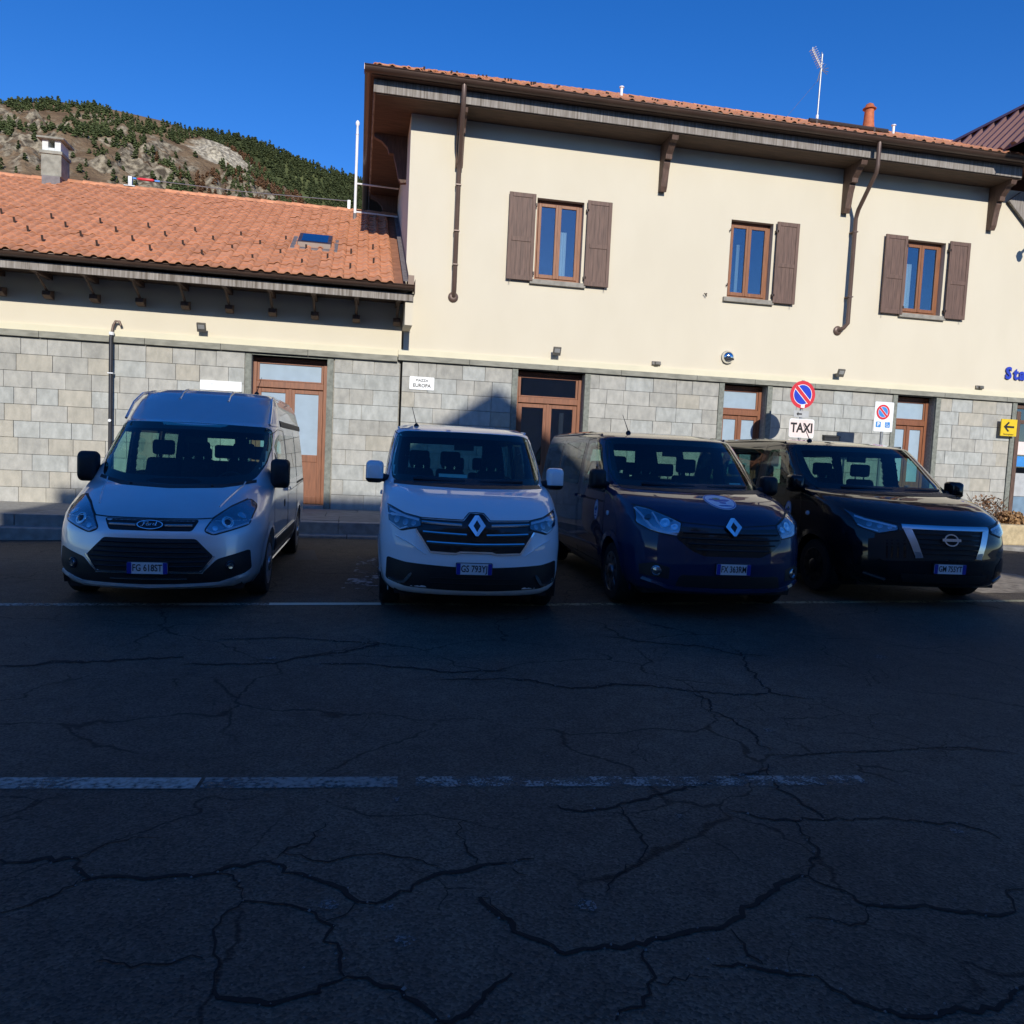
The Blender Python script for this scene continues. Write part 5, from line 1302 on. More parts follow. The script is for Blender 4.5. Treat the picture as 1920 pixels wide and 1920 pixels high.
        return MB().add(V, F).build(name, material, parent or s.root, smooth=40)
    def flat(s, name, pts, where, u, v, material, off=.01, th=.004, parent=None, mesh=None):
        """flat piece (plate, emblem) tangent to the body at (u, v); pts in local x,z"""
        mp, ref = s.mp(where); c = mp(u, v); nn = normal_at(mp, u, v, ref); t1 = Vector((0, 0, 1)).cross(nn).normalized(); t2 = nn.cross(t1).normalized()
        m = Matrix((t1, t2, nn)).transposed().to_4x4(); m.translation = c + nn * off
        me = mesh if mesh else MB().prism(pts, 'z', -th, 0).mesh(name)
        me.transform(m)
        return obj(name, me, material, parent or s.root)
    # ---- body
    def body(s, paint, holes, arches):
        S = s.S; zs = []
        for (a, b), (c, d) in zip(S.prof, S.prof[1:]):
            k = max(1, int(ceil(max((c - a) / .05, (d - b) / .05)))); zs += [a + (c - a) * t / k for t in range(k)]
        zs.append(S.prof[-1][0])
        rows = []; NF, NS, NR = 30, 74, 12
        def outline(z, shrink=0.):
            yf, w, d, n = S.yf(z), S.w(z), S.d(z), S.n; yr = S.L - lin(S.rear, z); rc_ = .16; P = []
            for k in range(NF + 1):
                a = (k / NF) * pi / 2; P.append((w * sin(a) ** (2 / n), yf + d * (1 - cos(a) ** (2 / n))))
            y0, y1 = yf + d, yr - rc_
            for k in range(1, NS): P.append((w, y0 + (y1 - y0) * k / NS))
            for k in range(0, 7):
                a = k / 6 * pi / 2; P.append((w - rc_ * (1 - cos(a)) * .8, y1 + rc_ * sin(a)))
            wb = P[-1][0]
            for k in range(1, NR + 1): P.append((wb * (1 - k / NR), yr))
            return P
        for z in zs:
            h = outline(z); full = h + [(-x, y) for x, y in h[-2:0:-1]]; rows.append([Vector((x, y, z)) for x, y in full])
        n = len(rows[0]); V = [p for r in rows for p in r]; F = []; RZ = len(rows)
        for j in range(RZ - 1):
            for i in range(n):
                F.append((j * n + i, j * n + (i + 1) % n, (j + 1) * n + (i + 1) % n, (j + 1) * n + i))
        half = n // 2
        capf = [tuple(range((RZ - 1) * n, RZ * n))]
        def keep(f):
            c = (V[f[0]] + V[f[1]] + V[f[2]] + V[f[3]]) / 4
            nn = (V[f[1]] - V[f[0]]).cross(V[f[3]] - V[f[0]])
            if nn.length > 0: nn.normalize()
            for where, poly in holes:
                if where == 'front':
                    if nn.y < -.25 and c.y < 2.6 and inpoly((c.x, c.z), poly): return False
                elif where == 'back':
                    if c.y > S.L - .35 and abs(nn.x) < .6 and inpoly((c.x, c.z), poly): return False
                else:
                    sg = 1 if where == 'left' else -1
                    if c.x * sg > .35 and abs(nn.x) > .35 and c.y < S.L - .1 and inpoly((c.y, c.z), poly): return False
            for yc, zc, r in arches:
                if abs(c.x) > .4 and math.hypot(c.y - yc, c.z - zc) < r: return False
            return True
        KF = [f for f in F if keep(f)]
        me = bpy.data.meshes.new('body'); me.from_pydata([tuple(v) for v in V], [], KF + capf); me.update()
        b = bmesh.new(); b.from_mesh(me); bmesh.ops.delete(b, geom=[v for v in b.verts if not v.link_faces], context='VERTS'); bmesh.ops.recalc_face_normals(b, faces=b.faces); b.to_mesh(me); b.free()
        o = obj('body', me, paint, s.root, smooth=38)
        s.body_o = o
        # lining a little inside the skin
        m2 = bpy.data.meshes.new('cabin_lining'); cen = Vector((0, S.L * .5, 1.0)); V2 = []
        nrm = [Vector((0, 0, 0)) for _ in V]
        for f in F:
            nn = (V[f[1]] - V[f[0]]).cross(V[f[3]] - V[f[0]])
            for i in f: nrm[i] += nn
        for i, v in enumerate(V):
            nn = nrm[i].normalized() if nrm[i].length > 0 else Vector((0, 0, 1))
            if nn.dot(v - cen) < 0: nn = -nn
            V2.append(tuple(v - nn * .035))
        m2.from_pydata(V2, [], [f[::-1] for f in KF] + [tuple(capf[0])[::-1]]); m2.update()
        b = bmesh.new(); b.from_mesh(m2); bmesh.ops.delete(b, geom=[v for v in b.verts if not v.link_faces], context='VERTS'); b.to_mesh(m2); b.free()
        obj('cabin_lining', m2, 'cabin', s.root)
        return o
    def window(s, name, poly, where, glass, bandw=.06, r=.06, frit='frit', split=None):
        P = resample(rounded(poly, r), .05)
        g = s.patch(name, P, where, glass, .003, .008, .06)
        s.ring('seal', P, inset(P, bandw), where, frit, .0015, .01, parent=g)
        return g
def wheel(van, x, y, z, r, sg, kind, w=.22):
    """tyre and rim; the wheel is a part, tyre and rim its pieces"""
    o = empty('wheel', (x, y, z), parent=van.root)
    prof = [(r * .66, -w * .5), (r * .80, -w * .52), (r * .93, -w * .5), (r * .985, -w * .40), (r, -w * .25), (r, w * .25), (r * .985, w * .40), (r * .93, w * .5), (r * .80, w * .52), (r * .66, w * .5)]
    MB().lathe(prof, 36, axis='x').build('tyre', 'rubber', o, smooth=40)
    rm = {'alloy': 'rim_alloy', 'dark': 'rim_dark', 'steel': 'rim_steel'}[kind]
    f = sg * w * .42; q = MB()
    q.lathe([(r * .665, sg * w * .50), (r * .64, sg * w * .51), (r * .61, sg * w * .44), (r * .60, -sg * w * .3)], 36, axis='x')
    rim = q.build('rim', rm, o, smooth=40)
    ns = {'alloy': 8, 'dark': 10, 'steel': 8}[kind]; q = MB()
    for k in range(ns):
        a = 2 * pi * k / ns; da = .16 if kind != 'steel' else .26
        pts = [(.10 * r / .33, a - .5), (r * .62, a - da), (r * .62, a + da), (.10 * r / .33, a + .5)]
        V = [(f + sg * h, rr * cos(t), rr * sin(t)) for h in (.0, .022) for rr, t in pts]
        q.add(V, [(0, 1, 2, 3), (7, 6, 5, 4), (0, 4, 5, 1), (1, 5, 6, 2), (2, 6, 7, 3), (3, 7, 4, 0)])
    q.build('spokes', rm, o)
    MB().lathe([(.085, f - sg * .01), (.08, f + sg * .03), (.05, f + sg * .045), (.005, f + sg * .047)], 20, axis='x').build('hub_cap', 'satin_chrome' if kind != 'dark' else 'rim_dark', o, smooth=40)
    MB().lathe([(r * .59, f - sg * .04), (.02, f - sg * .045)], 24, axis='x').build('brake_disc', 'rim_dark', o)
    return o
def seat_row(v, y, xs, w, zb, zt, head):
    for x in xs:
        q = MB(); t = .14
        q.add([(x - w / 2, y, zb), (x + w / 2, y, zb), (x + w / 2 * .86, y + .16, zt), (x - w / 2 * .86, y + .16, zt), (x - w / 2, y + t, zb), (x + w / 2, y + t, zb), (x + w / 2 * .86, y + .16 + t * .8, zt), (x - w / 2 * .86, y + .16 + t * .8, zt)],
              [(0, 1, 2, 3), (4, 7, 6, 5), (0, 4, 5, 1), (1, 5, 6, 2), (2, 6, 7, 3), (3, 7, 4, 0)])
        q.box(x - w / 2, x + w / 2, y - .48, y + .02, zb - .10, zb + .06)
        o = q.build('seat', 'seat_cloth', v.root, bevel=.04, smooth=40)
        if head:
            MB().box(x - .13, x + .13, y + .17, y + .27, zt + .035, zt + .22).build('headrest', 'seat_cloth', o, bevel=.035, smooth=40)
            MB().tube([(x - .06, y + .22, zt - .03), (x - .06, y + .22, zt + .06)], .008, 6).tube([(x + .06, y + .22, zt - .03), (x + .06, y + .22, zt + .06)], .008, 6).build('headrest_post', 'satin_chrome', o)
def number_plate(v, z, txt, u=0., off=.022):
    hw, hh = .18, .055
    P = v.flat('number_plate', [(a, b) for a, b in rrect(.37, .118, .012)], 'front', u, z, 'trim_black', off - .004, .02)
    v.flat('plate_face', [(a, b) for a, b in rrect(.36, .11, .010)], 'front', u, z, 'plate_white', off, .003, parent=P)
    for s in (-1, 1): v.flat('plate_band', [(s * .159 + a, b) for a, b in rrect(.040, .108, .004)], 'front', u, z, 'plate_blue', off + .0015, .002, parent=P)
    me = text_mesh(txt, .092, .0008, bold=.001)
    wd = max(q.co.x for q in me.vertices) - min(q.co.x for q in me.vertices)
    me.transform(Matrix.Scale(.262 / wd, 4, (1, 0, 0)))
    v.flat('plate_lettering', None, 'front', u, z, 'sign_black', off + .0018, mesh=me, parent=P)
    return P
def mirror(v, sg, x, y, z, w, h, cap, lower='trim_black', arm_z=-.06):
    o = empty('mirror', (sg * x, y, z), parent=v.root)
    b = MB(); pf = rrect(w, h, min(w, h) * .26, 5)
    ring = []
    for k, (sc, dy) in enumerate(((.55, -.11), (.86, -.085), (1., -.03), (1., .03), (.94, .07))): ring.append([(a * sc, dy, c * sc) for a, c in pf])
    n = len(pf); V = [p for r in ring for p in r]; F = [(i * n + k, i * n + (k + 1) % n, (i + 1) * n + (k + 1) % n, (i + 1) * n + k) for i in range(4) for k in range(n)] + [tuple(range(n)), tuple(range(4 * n, 5 * n))]
    b.add(V, F).build('housing', cap, o, smooth=45)
    if cap != lower:
        V2 = [(p[0] * 1.012, p[1] * 1.03 - .002, p[2] * 1.012) for p in V]
        me = bpy.data.meshes.new('lower_shell'); me.from_pydata(V2, [], F); bm = bmesh.new(); bm.from_mesh(me)
        bmesh.ops.bisect_plane(bm, geom=list(bm.verts) + list(bm.edges) + list(bm.faces), plane_co=(0, 0, -h * .30), plane_no=(0, 0, 1), clear_outer=True); bmesh.ops.recalc_face_normals(bm, faces=bm.faces); bm.to_mesh(me); bm.free()
        obj('lower_shell', me, lower, o, smooth=45)
    MB().prism([(a * .88, c * .9) for a, c in pf], 'y', .0705, .073).build('mirror_glass', 'chrome', o)
    MB().tube([(-sg * w * .35, .0, arm_z), (-sg * (w * .5 + .08), .05, arm_z - .02), (-sg * (w * .5 + .16), .12, arm_z - .03)], [.05, .042, .05], 10).build('arm', 'trim_black', o, smooth=50)
    return o
def arch_lip(v, yc, zc, r, sg, material, w=.05):
    P = [(yc + (r + w) * cos(a), zc + (r + w) * sin(a)) for a in [radians(-18 + 216 * k / 40) for k in range(41)]]
    Q = [(yc + (r - .02) * cos(a), zc + (r - .02) * sin(a)) for a in [radians(-18 + 216 * k / 40) for k in range(41)]]
    S = v.S; V = []
    zc_ = lambda z: max(S.prof[0][0] + .01, z)
    for p, o in [(p, .004) for p in P] + [((a + b) , .016) for a, b in []]: V.append((sg * (S.S(p[0], zc_(p[1])) + o), p[0], p[1]))
    for p in Q: V.append((sg * (S.S(p[0], zc_(p[1])) + .014), p[0], p[1]))
    for p in Q: V.append((sg * (S.S(p[0], zc_(p[1])) - .10), p[0], p[1]))
    n = 41; F = [(k, k + 1, n + k + 1, n + k) for k in range(n - 1)] + [(n + k, n + k + 1, 2 * n + k + 1, 2 * n + k) for k in range(n - 1)]
    MB().add(V, F).build('arch_lip', material, v.root, smooth=50)
def wheel_set(v, ya, yb, zc, r, x, kind, paint):
    S = v.S
    for y in (ya, yb):
        for sg in (-1, 1):
            wheel(v, sg * x, y, r, r, sg, kind)
            arch_lip(v, y, zc, r + .075, sg, paint)
            # dark liner inside the arch
            n = 18; R = r + .085; V = []
            for xx in (sg * (S.w(.7) - .03), sg * .52): V += [(xx, y + R * cos(a), zc + R * sin(a)) for a in [radians(-25 + 230 * k / n) for k in range(n + 1)]]
            F = [(k, k + 1, n + 1 + k + 1, n + 1 + k) for k in range(n)] + [tuple(range(n + 1, 2 * n + 2))]
            MB().add(V, F).build('wheel_well', 'trim_black', v.root)
def underside(v):
    S = v.S; z = S.prof[0][0]
    MB().box(-.80, .80, .35, S.L - .2, z - .03, z + .05).build('underbody', 'trim_black', v.root)
    MB().box(-.86, .86, 1.35, S.L - 1.35, z + .05, z + .32).build('floor', 'cabin', v.root)
def common(v, paint, glass_side, holes_side, arch, kind, wr, wx, steering=1):
    S = v.S
    underside(v)
    wheel_set(v, arch[0], arch[1], arch[2], wr, wx, kind, paint)
def emblem_diamond(v, z, hw, hh, off=.02):
    o = v.flat('emblem', [(0, hh), (hw, 0), (hw * .0, -hh), (-hw, 0)], 'front', 0, z, 'gloss_black', off - .004, .012)
    def fr(pts, m, dz): v.flat('emblem_bar', pts, 'front', 0, z, m, off + dz, .012, parent=o)
    t = .40
    fr([(-hw * .22, hh), (hw * .22, hh), (0, hh * .55), (-hw * .42, -.02 * hh), (0, -hh * .62), (-hw * .14, -hh), (-hw, 0)], 'chrome', .004)
    fr([(hw * .22, hh), (hw, 0), (hw * .14, -hh), (-hw * .14, -hh), (0, -hh * .62), (hw * .42, -.02 * hh), (0, hh * .55)], 'satin_chrome', .004)
def wipers(v, base, lines):
    for ln in lines: v.strip('wiper', ln, .016, 'front', 'trim_black', .018, .012, .08)
def panel_lines(v, lines, where, w=.007):
    for ln in lines: v.strip('panel_gap', ln, w, where, 'mesh_black', .0012, .003, .05)
def badge(v, where, u, w_, rx, ry, off=.004):
    n = 28; P = [(u + rx * cos(2 * pi * k / n), w_ + ry * sin(2 * pi * k / n)) for k in range(n)]
    o = v.patch('badge', P, where, 'sticker_white', off, .006, .06)
    v.ring('badge_rim', [(u + (p[0] - u) * .97, w_ + (p[1] - w_) * .97) for p in P], [(u + (p[0] - u) * .90, w_ + (p[1] - w_) * .90) for p in P], where, 'sticker_blue', off + .0015, .003, parent=o)
    rr = random.Random(3)
    for (a, b, c, d, m_) in ((-.45, .12, .22, .14, 'sticker_blue'), (-.1, .25, .26, .16, 'sticker_green'), (-.15, -.02, .30, .12, 'sticker_blue'), (.35, .05, .34, .15, 'sticker_blue'), (.1, -.3, .24, .13, 'sticker_blue'), (.1, -.62, .5, .07, 'sticker_blue')):
        Q = [(u + (a + c * cos(2 * pi * k / 9) * rr.uniform(.7, 1.2)) * rx, w_ + (b + d * sin(2 * pi * k / 9) * rr.uniform(.7, 1.2)) * ry) for k in range(9)]
        v.patch('badge_print', Q, where, m_, off + .0015, .003, .08, parent=o)
def rod_aerial(v, x, y, lean, L=.24):
    S = v.S; z = None
    for zz in [S.prof[-1][0] - .001 * k for k in range(300)]:
        if S.F(x, zz) <= y and S.w(zz) > abs(x): z = zz; break
    MB().lathe([(.035, -.01), (.03, .015), (.012, .035)], 12, c=(x, y, z)).tube([(x, y, z + .02), (x + lean[0] * L, y + lean[1] * L, z + .02 + L * lean[2])], [.006, .003], 6).build('aerial', 'trim_black', v.root, smooth=40)
def mirrored(poly): return [(-a, b) for a, b in poly][::-1]

WS = [(-.86, 1.305), (-.5, 1.295), (0, 1.29), (.5, 1.295), (.86, 1.305), (.875, 1.5), (.835, 1.75), (.80, 1.84), (.72, 1.86), (0, 1.868), (-.72, 1.86), (-.80, 1.84), (-.835, 1.75), (-.875, 1.5)]
def mid_van(name, label, paint, loc, rz, scale, kind, tinted):
    root = thing(name, label, 'van', loc, rz, 'vans parked in a row', scale); v = Van(root, X82); S = X82
    ws = rounded(WS, .07)
    fd = [(1.52, 1.33), (2.42, 1.25), (2.46, 1.79), (2.10, 1.80), (1.98, 1.76)]          # front door glass
    s2 = [(2.66, 1.24), (3.82, 1.24), (3.82, 1.80), (2.66, 1.80)]
    s3 = [(3.94, 1.24), (4.98, 1.24), (4.96, 1.79), (3.94, 1.80)]
    rw = [(-.68, 1.18), (.68, 1.18), (.64, 1.80), (-.64, 1.80)]
    holes = [('front', inset(ws, .035)), ('back', inset(rw, .03))] + [(w, inset(p, .03)) for w in ('left', 'right') for p in (fd, s2, s3)]
    AR = (1.0, 4.16, .34)
    v.body(paint, holes, [(AR[0], AR[2], .43), (AR[1], AR[2], .43)])
    gd = 'van_glass_mid' if tinted else 'van_glass'
    v.window('windscreen', ws, 'front', 'van_glass', .07, .02)
    for w in ('left', 'right'):
        v.window('side_window', fd, w, 'van_glass', .035, .06)
        v.window('side_window', s2, w, gd, .05, .07)
        v.window('side_window', s3, w, gd, .05, .07)
        panel_lines(v, [[(1.36, .50), (1.34, 1.0), (1.42, 1.30)], [(2.54, .36), (2.54, 1.25), (2.56, 1.84), (2.2, 1.86), (1.96, 1.82), (1.44, 1.34)], [(1.36, .50), (1.5, .36), (2.54, .36)], [(2.6, 1.86), (2.6, .36), (3.72, .36), (3.82, .62), (3.88, 1.86)]], w)
        for y, z in ((2.40, 1.10), (2.72, 1.10)): v.strip('door_handle', [(y - .09, z), (y + .09, z - .005)], .035, w, paint, .03, .05, .04, raise_mid=.006)
        v.strip('side_moulding', [(1.5, .50), (3.65, .50)], .10, w, 'trim_black' if paint == 'paint_white' else paint, .014, .02, .15, raise_mid=.004)
        v.strip('slide_rail', [(3.9, 1.10), (5.0, 1.10)], .03, w, 'trim_black', .004, .01, .15)
        v.blob('side_repeater', [(.03, 0), (.026, .008), (.01, .012)], 1.18, .98, w, 'drl', sx=1.4)
        q = MB()
        for sg in ((1,) if w == 'left' else (-1,)):
            q.box(sg * .80 - .03, sg * .80 + .03, S.L - .09, S.L - .05, .95, 1.55)
        q.build('tail_lamp', 'sign_red', root, bevel=.01)
    v.window('rear_window', rw, 'back', gd, .06, .06)
    wheel_set(v, AR[0], AR[1], AR[2], .335, .845, kind, paint)
    underside(v)
    MB().prism([(.95, 1.0), (1.02, 1.235), (1.35, 1.27), (1.62, 1.20), (1.68, .9)], 'x', -.84, .84).build('dashboard', 'cabin', root)
    sw_ = MB(); n = 24
    sw_.tube([(.40 + .18 * cos(2 * pi * k / n), 1.72 + .05 * sin(2 * pi * k / n), 1.16 + .17 * sin(2 * pi * k / n)) for k in range(n + 1)], .016, 8); sw_.box(.24, .56, 1.71, 1.74, 1.14, 1.18)
    sw_.build('steering_wheel', 'trim_black', root, smooth=50)
    seat_row(v, 2.25, (.42, -.12, -.52), .42, .82, 1.42, True)
    seat_row(v, 3.25, (.50, .02, -.46), .44, .80, 1.34, True)
    seat_row(v, 4.25, (.50, .02, -.46), .44, .80, 1.34, True)
    MB().box(-.12, .12, 1.86, 1.90, 1.66, 1.74).tube([(0, 1.88, 1.74), (0, 1.92, 1.82)], .012, 6).build('rear_view_mirror', 'trim_black', root, bevel=.012)
    wipers(v, 1.3, [[(.10, 1.315), (.62, 1.335)], [(-.62, 1.325), (-.05, 1.315)]])
    v.strip('scuttle', [(-.84, 1.292), (0, 1.278), (.84, 1.292)], .03, 'front', 'trim_black', .004, .01, .08)
    for sg in (-1, 1):      # roof gutters
        MB().tube([(sg * .80, 2.2, 1.905), (sg * .795, 3.0, 1.925), (sg * .79, 5.0, 1.915)], .014, 6).build('roof_gutter', paint, root)
    rod_aerial(v, -.58 if paint == 'paint_white' else -.45, 2.25, (-.25, .35, .9))
    return v
def lamp_unit(v, poly, bowl, lensm='lens'):
    P = resample(poly, .04)
    h = v.patch('headlight', P, 'front', bowl, .003, .012, .045)
    v.ring('lamp_gap', [(a, b) for a, b in inset(P, -.012)], P, 'front', 'mesh_black', .002, .006, parent=h)
    v.patch('lens', inset(P, .003), 'front', lensm, .016, .014, .05, parent=h)
    return h

# white van -----------------------------------------------------------------
v = mid_van('van', 'white van parked second from left with black grille and chrome bars', 'paint_white', (1.164, 7.51, .0), radians(-2.5), (.965, .965, 1.0), 'steel', False)
HLW = [(-.885, 1.075), (-.72, 1.012), (-.56, .985), (-.55, .905), (-.66, .885), (-.75, .86), (-.865, .93)]
for sg in (-1, 1):
    T = (lambda p: p) if sg < 0 else mirrored
    h = lamp_unit(v, rounded(T(HLW), .02), 'lamp_dark')
    v.strip('daylight_strip', [(sg * .865, 1.040), (sg * .72, .992), (sg * .575, .965)], .020, 'front', 'drl', .009, .006, .04, parent=h)
    for a, b, r_ in ((.79, .955, .038), (.705, .935, .034), (.625, .930, .028)): v.blob('projector', [(r_, 0), (r_ * .96, .006), (r_ * .6, .008), (r_ * .5, .003)], sg * a, b, 'front', 'lamp_bowl', parent=h, off=.004)
    v.strip('lamp_hook', [(sg * .87, .93), (sg * .76, .868), (sg * .69, .895)], .012, 'front', 'drl', .008, .006, .03, parent=h)
    v.strip('bonnet_gap', [(sg * .90, 1.085), (sg * .72, 1.02), (sg * .56, .992), (sg * .14, .985), (sg * .075, 1.052), (0, 1.056)], .009, 'front', 'mesh_black', .002, .004, .04)
    v.strip('fog_trim', [(sg * .85, .375), (sg * .76, .345), (sg * .70, .36), (sg * .63, .455)], [.010, .022, .03, .012], 'front', 'chrome', .016, .012, .03)
    v.strip('bumper_crease', [(sg * .80, .80), (sg * .66, .74), (sg * .5, .645)], .012, 'front', 'paint_white', .004, .006, .04, raise_mid=.006)
    mirror(v, sg, 1.06, 1.42, 1.385, .20, .245, 'paint_white')
GR = [(-.57, .983), (-.13, .975), (-.07, 1.045), (.07, 1.045), (.13, .975), (.57, .983), (.60, .875), (.45, .668), (-.45, .668), (-.60, .875)]
g = v.patch('grille', rounded(GR, .015), 'front', 'gloss_black', .003, .012, .05)
for z, x0, x1 in ((.938, .15, .545), (.848, .10, .53)):
    for sg in (-1, 1): v.strip('grille_bar', [(sg * x0, z - .006), (sg * x1, z + .008)], .024, 'front', 'chrome', .018, .02, .05, parent=g, raise_mid=.006)
v.strip('grille_bar', [(-.49, .762), (0, .752), (.49, .762)], .024, 'front', 'chrome', .018, .02, .05, parent=g, raise_mid=.006)
v.strip('grille_frame', [(-.60, .875), (-.455, .672), (-.20, .664), (-.16, .680), (.16, .680), (.20, .664), (.455, .672), (.60, .875)], .016, 'front', 'chrome', .014, .016, .04, parent=g)
emblem_diamond(v, .925, .088, .108, .03)
LB = [(-.885, .585), (-.7, .555), (-.21, .535), (.21, .535), (.7, .555), (.885, .585), (.89, .36), (.69, .315), (.14, .300), (-.14, .300), (-.69, .315), (-.89, .36)]
v.patch('bumper_insert', rounded(LB, .03), 'front', 'trim_black', .004, .012, .06)
number_plate(v, .522, 'GS 793YJ', -.015)
for zz in (.37, .42): v.strip('intake_slat', [(-.45, zz), (.45, zz)], .012, 'front', 'mesh_black', .012, .012, .08)
# cards behind the windscreen
v.patch('dashboard_card', [(-.34, 1.345), (-.02, 1.345), (-.02, 1.405), (-.34, 1.405)], 'front', 'paper', -.008, .003, .1)
v.patch('permit', [(.50, 1.315), (.62, 1.315), (.60, 1.37), (.49, 1.37)], 'front', 'paper', -.014, .003, .1)

# dark blue van ---------------------------------------------------------------
v = mid_van('van', 'dark blue van third from left with round badge on its bonnet', 'paint_blue', (3.818, 7.433, .045), radians(-1.8), (1.03, 1.03, 1.0), 'alloy', True)
HLB = [(-.86, 1.11), (-.76, 1.09), (-.62, 1.025), (-.51, .975), (-.55, .845), (-.70, .865), (-.80, .895), (-.885, .95)]
for sg in (-1, 1):
    T = (lambda p: p) if sg < 0 else mirrored
    h = lamp_unit(v, rounded(T(HLB), .02), 'lamp_bowl')
    v.strip('lamp_chrome', [(sg * .865, 1.09), (sg * .815, .985), (sg * .77, .915), (sg * .70, .880), (sg * .56, .856)], [.016, .022, .026, .022, .014], 'front', 'drl', .009, .006, .03, parent=h)
    v.strip('lamp_chrome', [(sg * .74, 1.06), (sg * .72, .98), (sg * .68, .915)], .016, 'front', 'drl', .009, .006, .03, parent=h)
    for a, b, r_ in ((.655, .965, .052), (.575, .930, .036)): v.blob('reflector', [(r_, 0), (r_ * .97, .007), (r_ * .6, .004), (r_ * .25, .010)], sg * a, b, 'front', 'chrome', parent=h, off=.004)
    v.blob('lamp_well', [(.04, 0), (.036, .004)], sg * .79, 1.01, 'front', 'lamp_dark', parent=h, off=.004)
    v.blob('fog_lamp', [(.058, 0), (.055, .012), (.045, .016), (.04, .006), (.01, .012)], sg * .73, .475, 'front', 'lamp_bowl')
    v.patch('fog_bezel', [(sg * a, b) for a, b in ((.62, .40), (.86, .42), (.87, .52), (.76, .56), (.62, .52))], 'front', 'trim_black', .003, .008, .05)
    v.strip('bonnet_gap', [(sg * .88, 1.125), (sg * .76, 1.105), (sg * .62, 1.04), (sg * .50, .985), (0, .955)], .009, 'front', 'mesh_black', .002, .004, .04)
    mirror(v, sg, 1.045, 1.42, 1.36, .175, .235, 'trim_black')
GB = [(-.53, .945), (0, .932), (.53, .945), (.56, .82), (.43, .71), (.30, .655), (-.30, .655), (-.43, .71), (-.56, .82)]
g = v.patch('grille', rounded(GB, .02), 'front', 'gloss_black', .003, .012, .05)
for z, x1 in ((.885, .50), (.83, .52), (.775, .46), (.72, .38)): v.strip('grille_bar', [(-x1, z), (x1, z)], .016, 'front', 'trim_black', .014, .016, .06, parent=g, raise_mid=.004)
emblem_diamond(v, .945, .086, .100, .034)
v.patch('lower_intake', rounded([(-.52, .455), (.52, .455), (.56, .33), (-.56, .33)], .03), 'front', 'mesh_black', .004, .012, .06)
v.strip('bumper_lip', [(-.84, .375), (-.60, .305), (0, .29), (.60, .305), (.84, .375)], .05, 'front', 'paint_blue', .012, .02, .06, raise_mid=.012)
number_plate(v, .53, 'FX 363RM', 0.)
badge(v, 'hood', .02, .47, .165, .20)
badge(v, 'right', 1.66, .98, .075, .12)
v.patch('dashboard_card', [(.46, 1.36), (.66, 1.36), (.64, 1.42), (.47, 1.42)], 'front', 'paper', -.05, .003, .1)

# black van -------------------------------------------------------------------
v = mid_van('van', 'black van parked farthest right with chrome U-shaped grille surround', 'paint_black', (6.60, 7.72, .115), radians(-3.6), (1.085, 1.085, .985), 'dark', True)
HLN = [(-.885, 1.085), (-.80, 1.01), (-.53, .942), (-.53, .892), (-.70, .842), (-.84, .905)]
for sg in (-1, 1):
    T = (lambda p: p) if sg < 0 else mirrored
    h = lamp_unit(v, rounded(T(HLN), .018), 'lamp_dark')
    v.strip('daylight_strip', [(sg * .845, 1.015), (sg * .78, .985), (sg * .54, .925)], .020, 'front', 'drl', .010, .006, .03, parent=h)
    v.strip('lamp_hook', [(sg * .84, .925), (sg * .80, .895), (sg * .70, .868)], .014, 'front', 'drl', .010, .006, .03, parent=h)
    for a, b, r_ in ((.76, .935, .030), (.68, .920, .028), (.60, .912, .024)): v.blob('projector', [(r_, 0), (r_ * .96, .006), (r_ * .6, .008), (r_ * .5, .003)], sg * a, b, 'front', 'lamp_bowl', parent=h, off=.004)
    v.strip('bonnet_gap', [(sg * .90, 1.095), (sg * .80, 1.022), (sg * .52, .965), (0, .965)], .009, 'front', 'mesh_black', .002, .004, .04)
    v.patch('corner_vent', [(sg * a, b) for a, b in ((.60, .36), (.84, .40), (.85, .56), (.74, .60), (.62, .50))], 'front', 'gloss_black', .003, .008, .05)
    v.strip('vent_blade', [(sg * .62, .315), (sg * .80, .375)], .02, 'front', 'satin_chrome', .010, .010, .04)
    mirror(v, sg, 1.03, 1.42, 1.35, .165, .22, 'gloss_black')
g = v.patch('grille', rounded([(-.40, .905), (.40, .905), (.30, .585), (-.30, .585)], .012), 'front', 'mesh_black', .003, .012, .05)
for k in range(5): v.strip('grille_bar', [(-.36 + k * .014, .86 - k * .055), (.36 - k * .014, .86 - k * .055)], .012, 'front', 'gloss_black', .012, .014, .06, parent=g)
v.strip('grille_surround', [(-.49, .935), (0, .932), (.49, .935)], .05, 'front', 'satin_chrome', .014, .018, .05, raise_mid=.006)
for sg in (-1, 1):
    v.patch('grille_leg', [(sg * .485, .912), (sg * .40, .905), (sg * .298, .60), (sg * .372, .592)], 'front', 'satin_chrome', .016, .018, .05)
    v.patch('leg_foot', [(sg * .385, .66), (sg * .325, .655), (sg * .298, .594), (sg * .372, .586)], 'front', 'zinc', .019, .012, .05)
ring_ = [(.082 * cos(2 * pi * k / 28), .072 * sin(2 * pi * k / 28)) for k in range(28)]
em = MB(); n = 28; V = []
for z_ in (-.012, .0):
    for s_ in (1., .80): V += [(a * s_, b * s_, z_) for a, b in ring_]
em.add(V, [q for k in range(n) for q in ((k, (k + 1) % n, n + (k + 1) % n, n + k), (2 * n + k, 3 * n + k, 3 * n + (k + 1) % n, 2 * n + (k + 1) % n), (k, 2 * n + k, 2 * n + (k + 1) % n, (k + 1) % n), (n + k, n + (k + 1) % n, 3 * n + (k + 1) % n, 3 * n + k))])
em.box(-.105, .105, -.016, .016, -.010, .004)
v.flat('emblem', None, 'front', 0, .80, 'chrome', .03, mesh=em.mesh('emblem'))
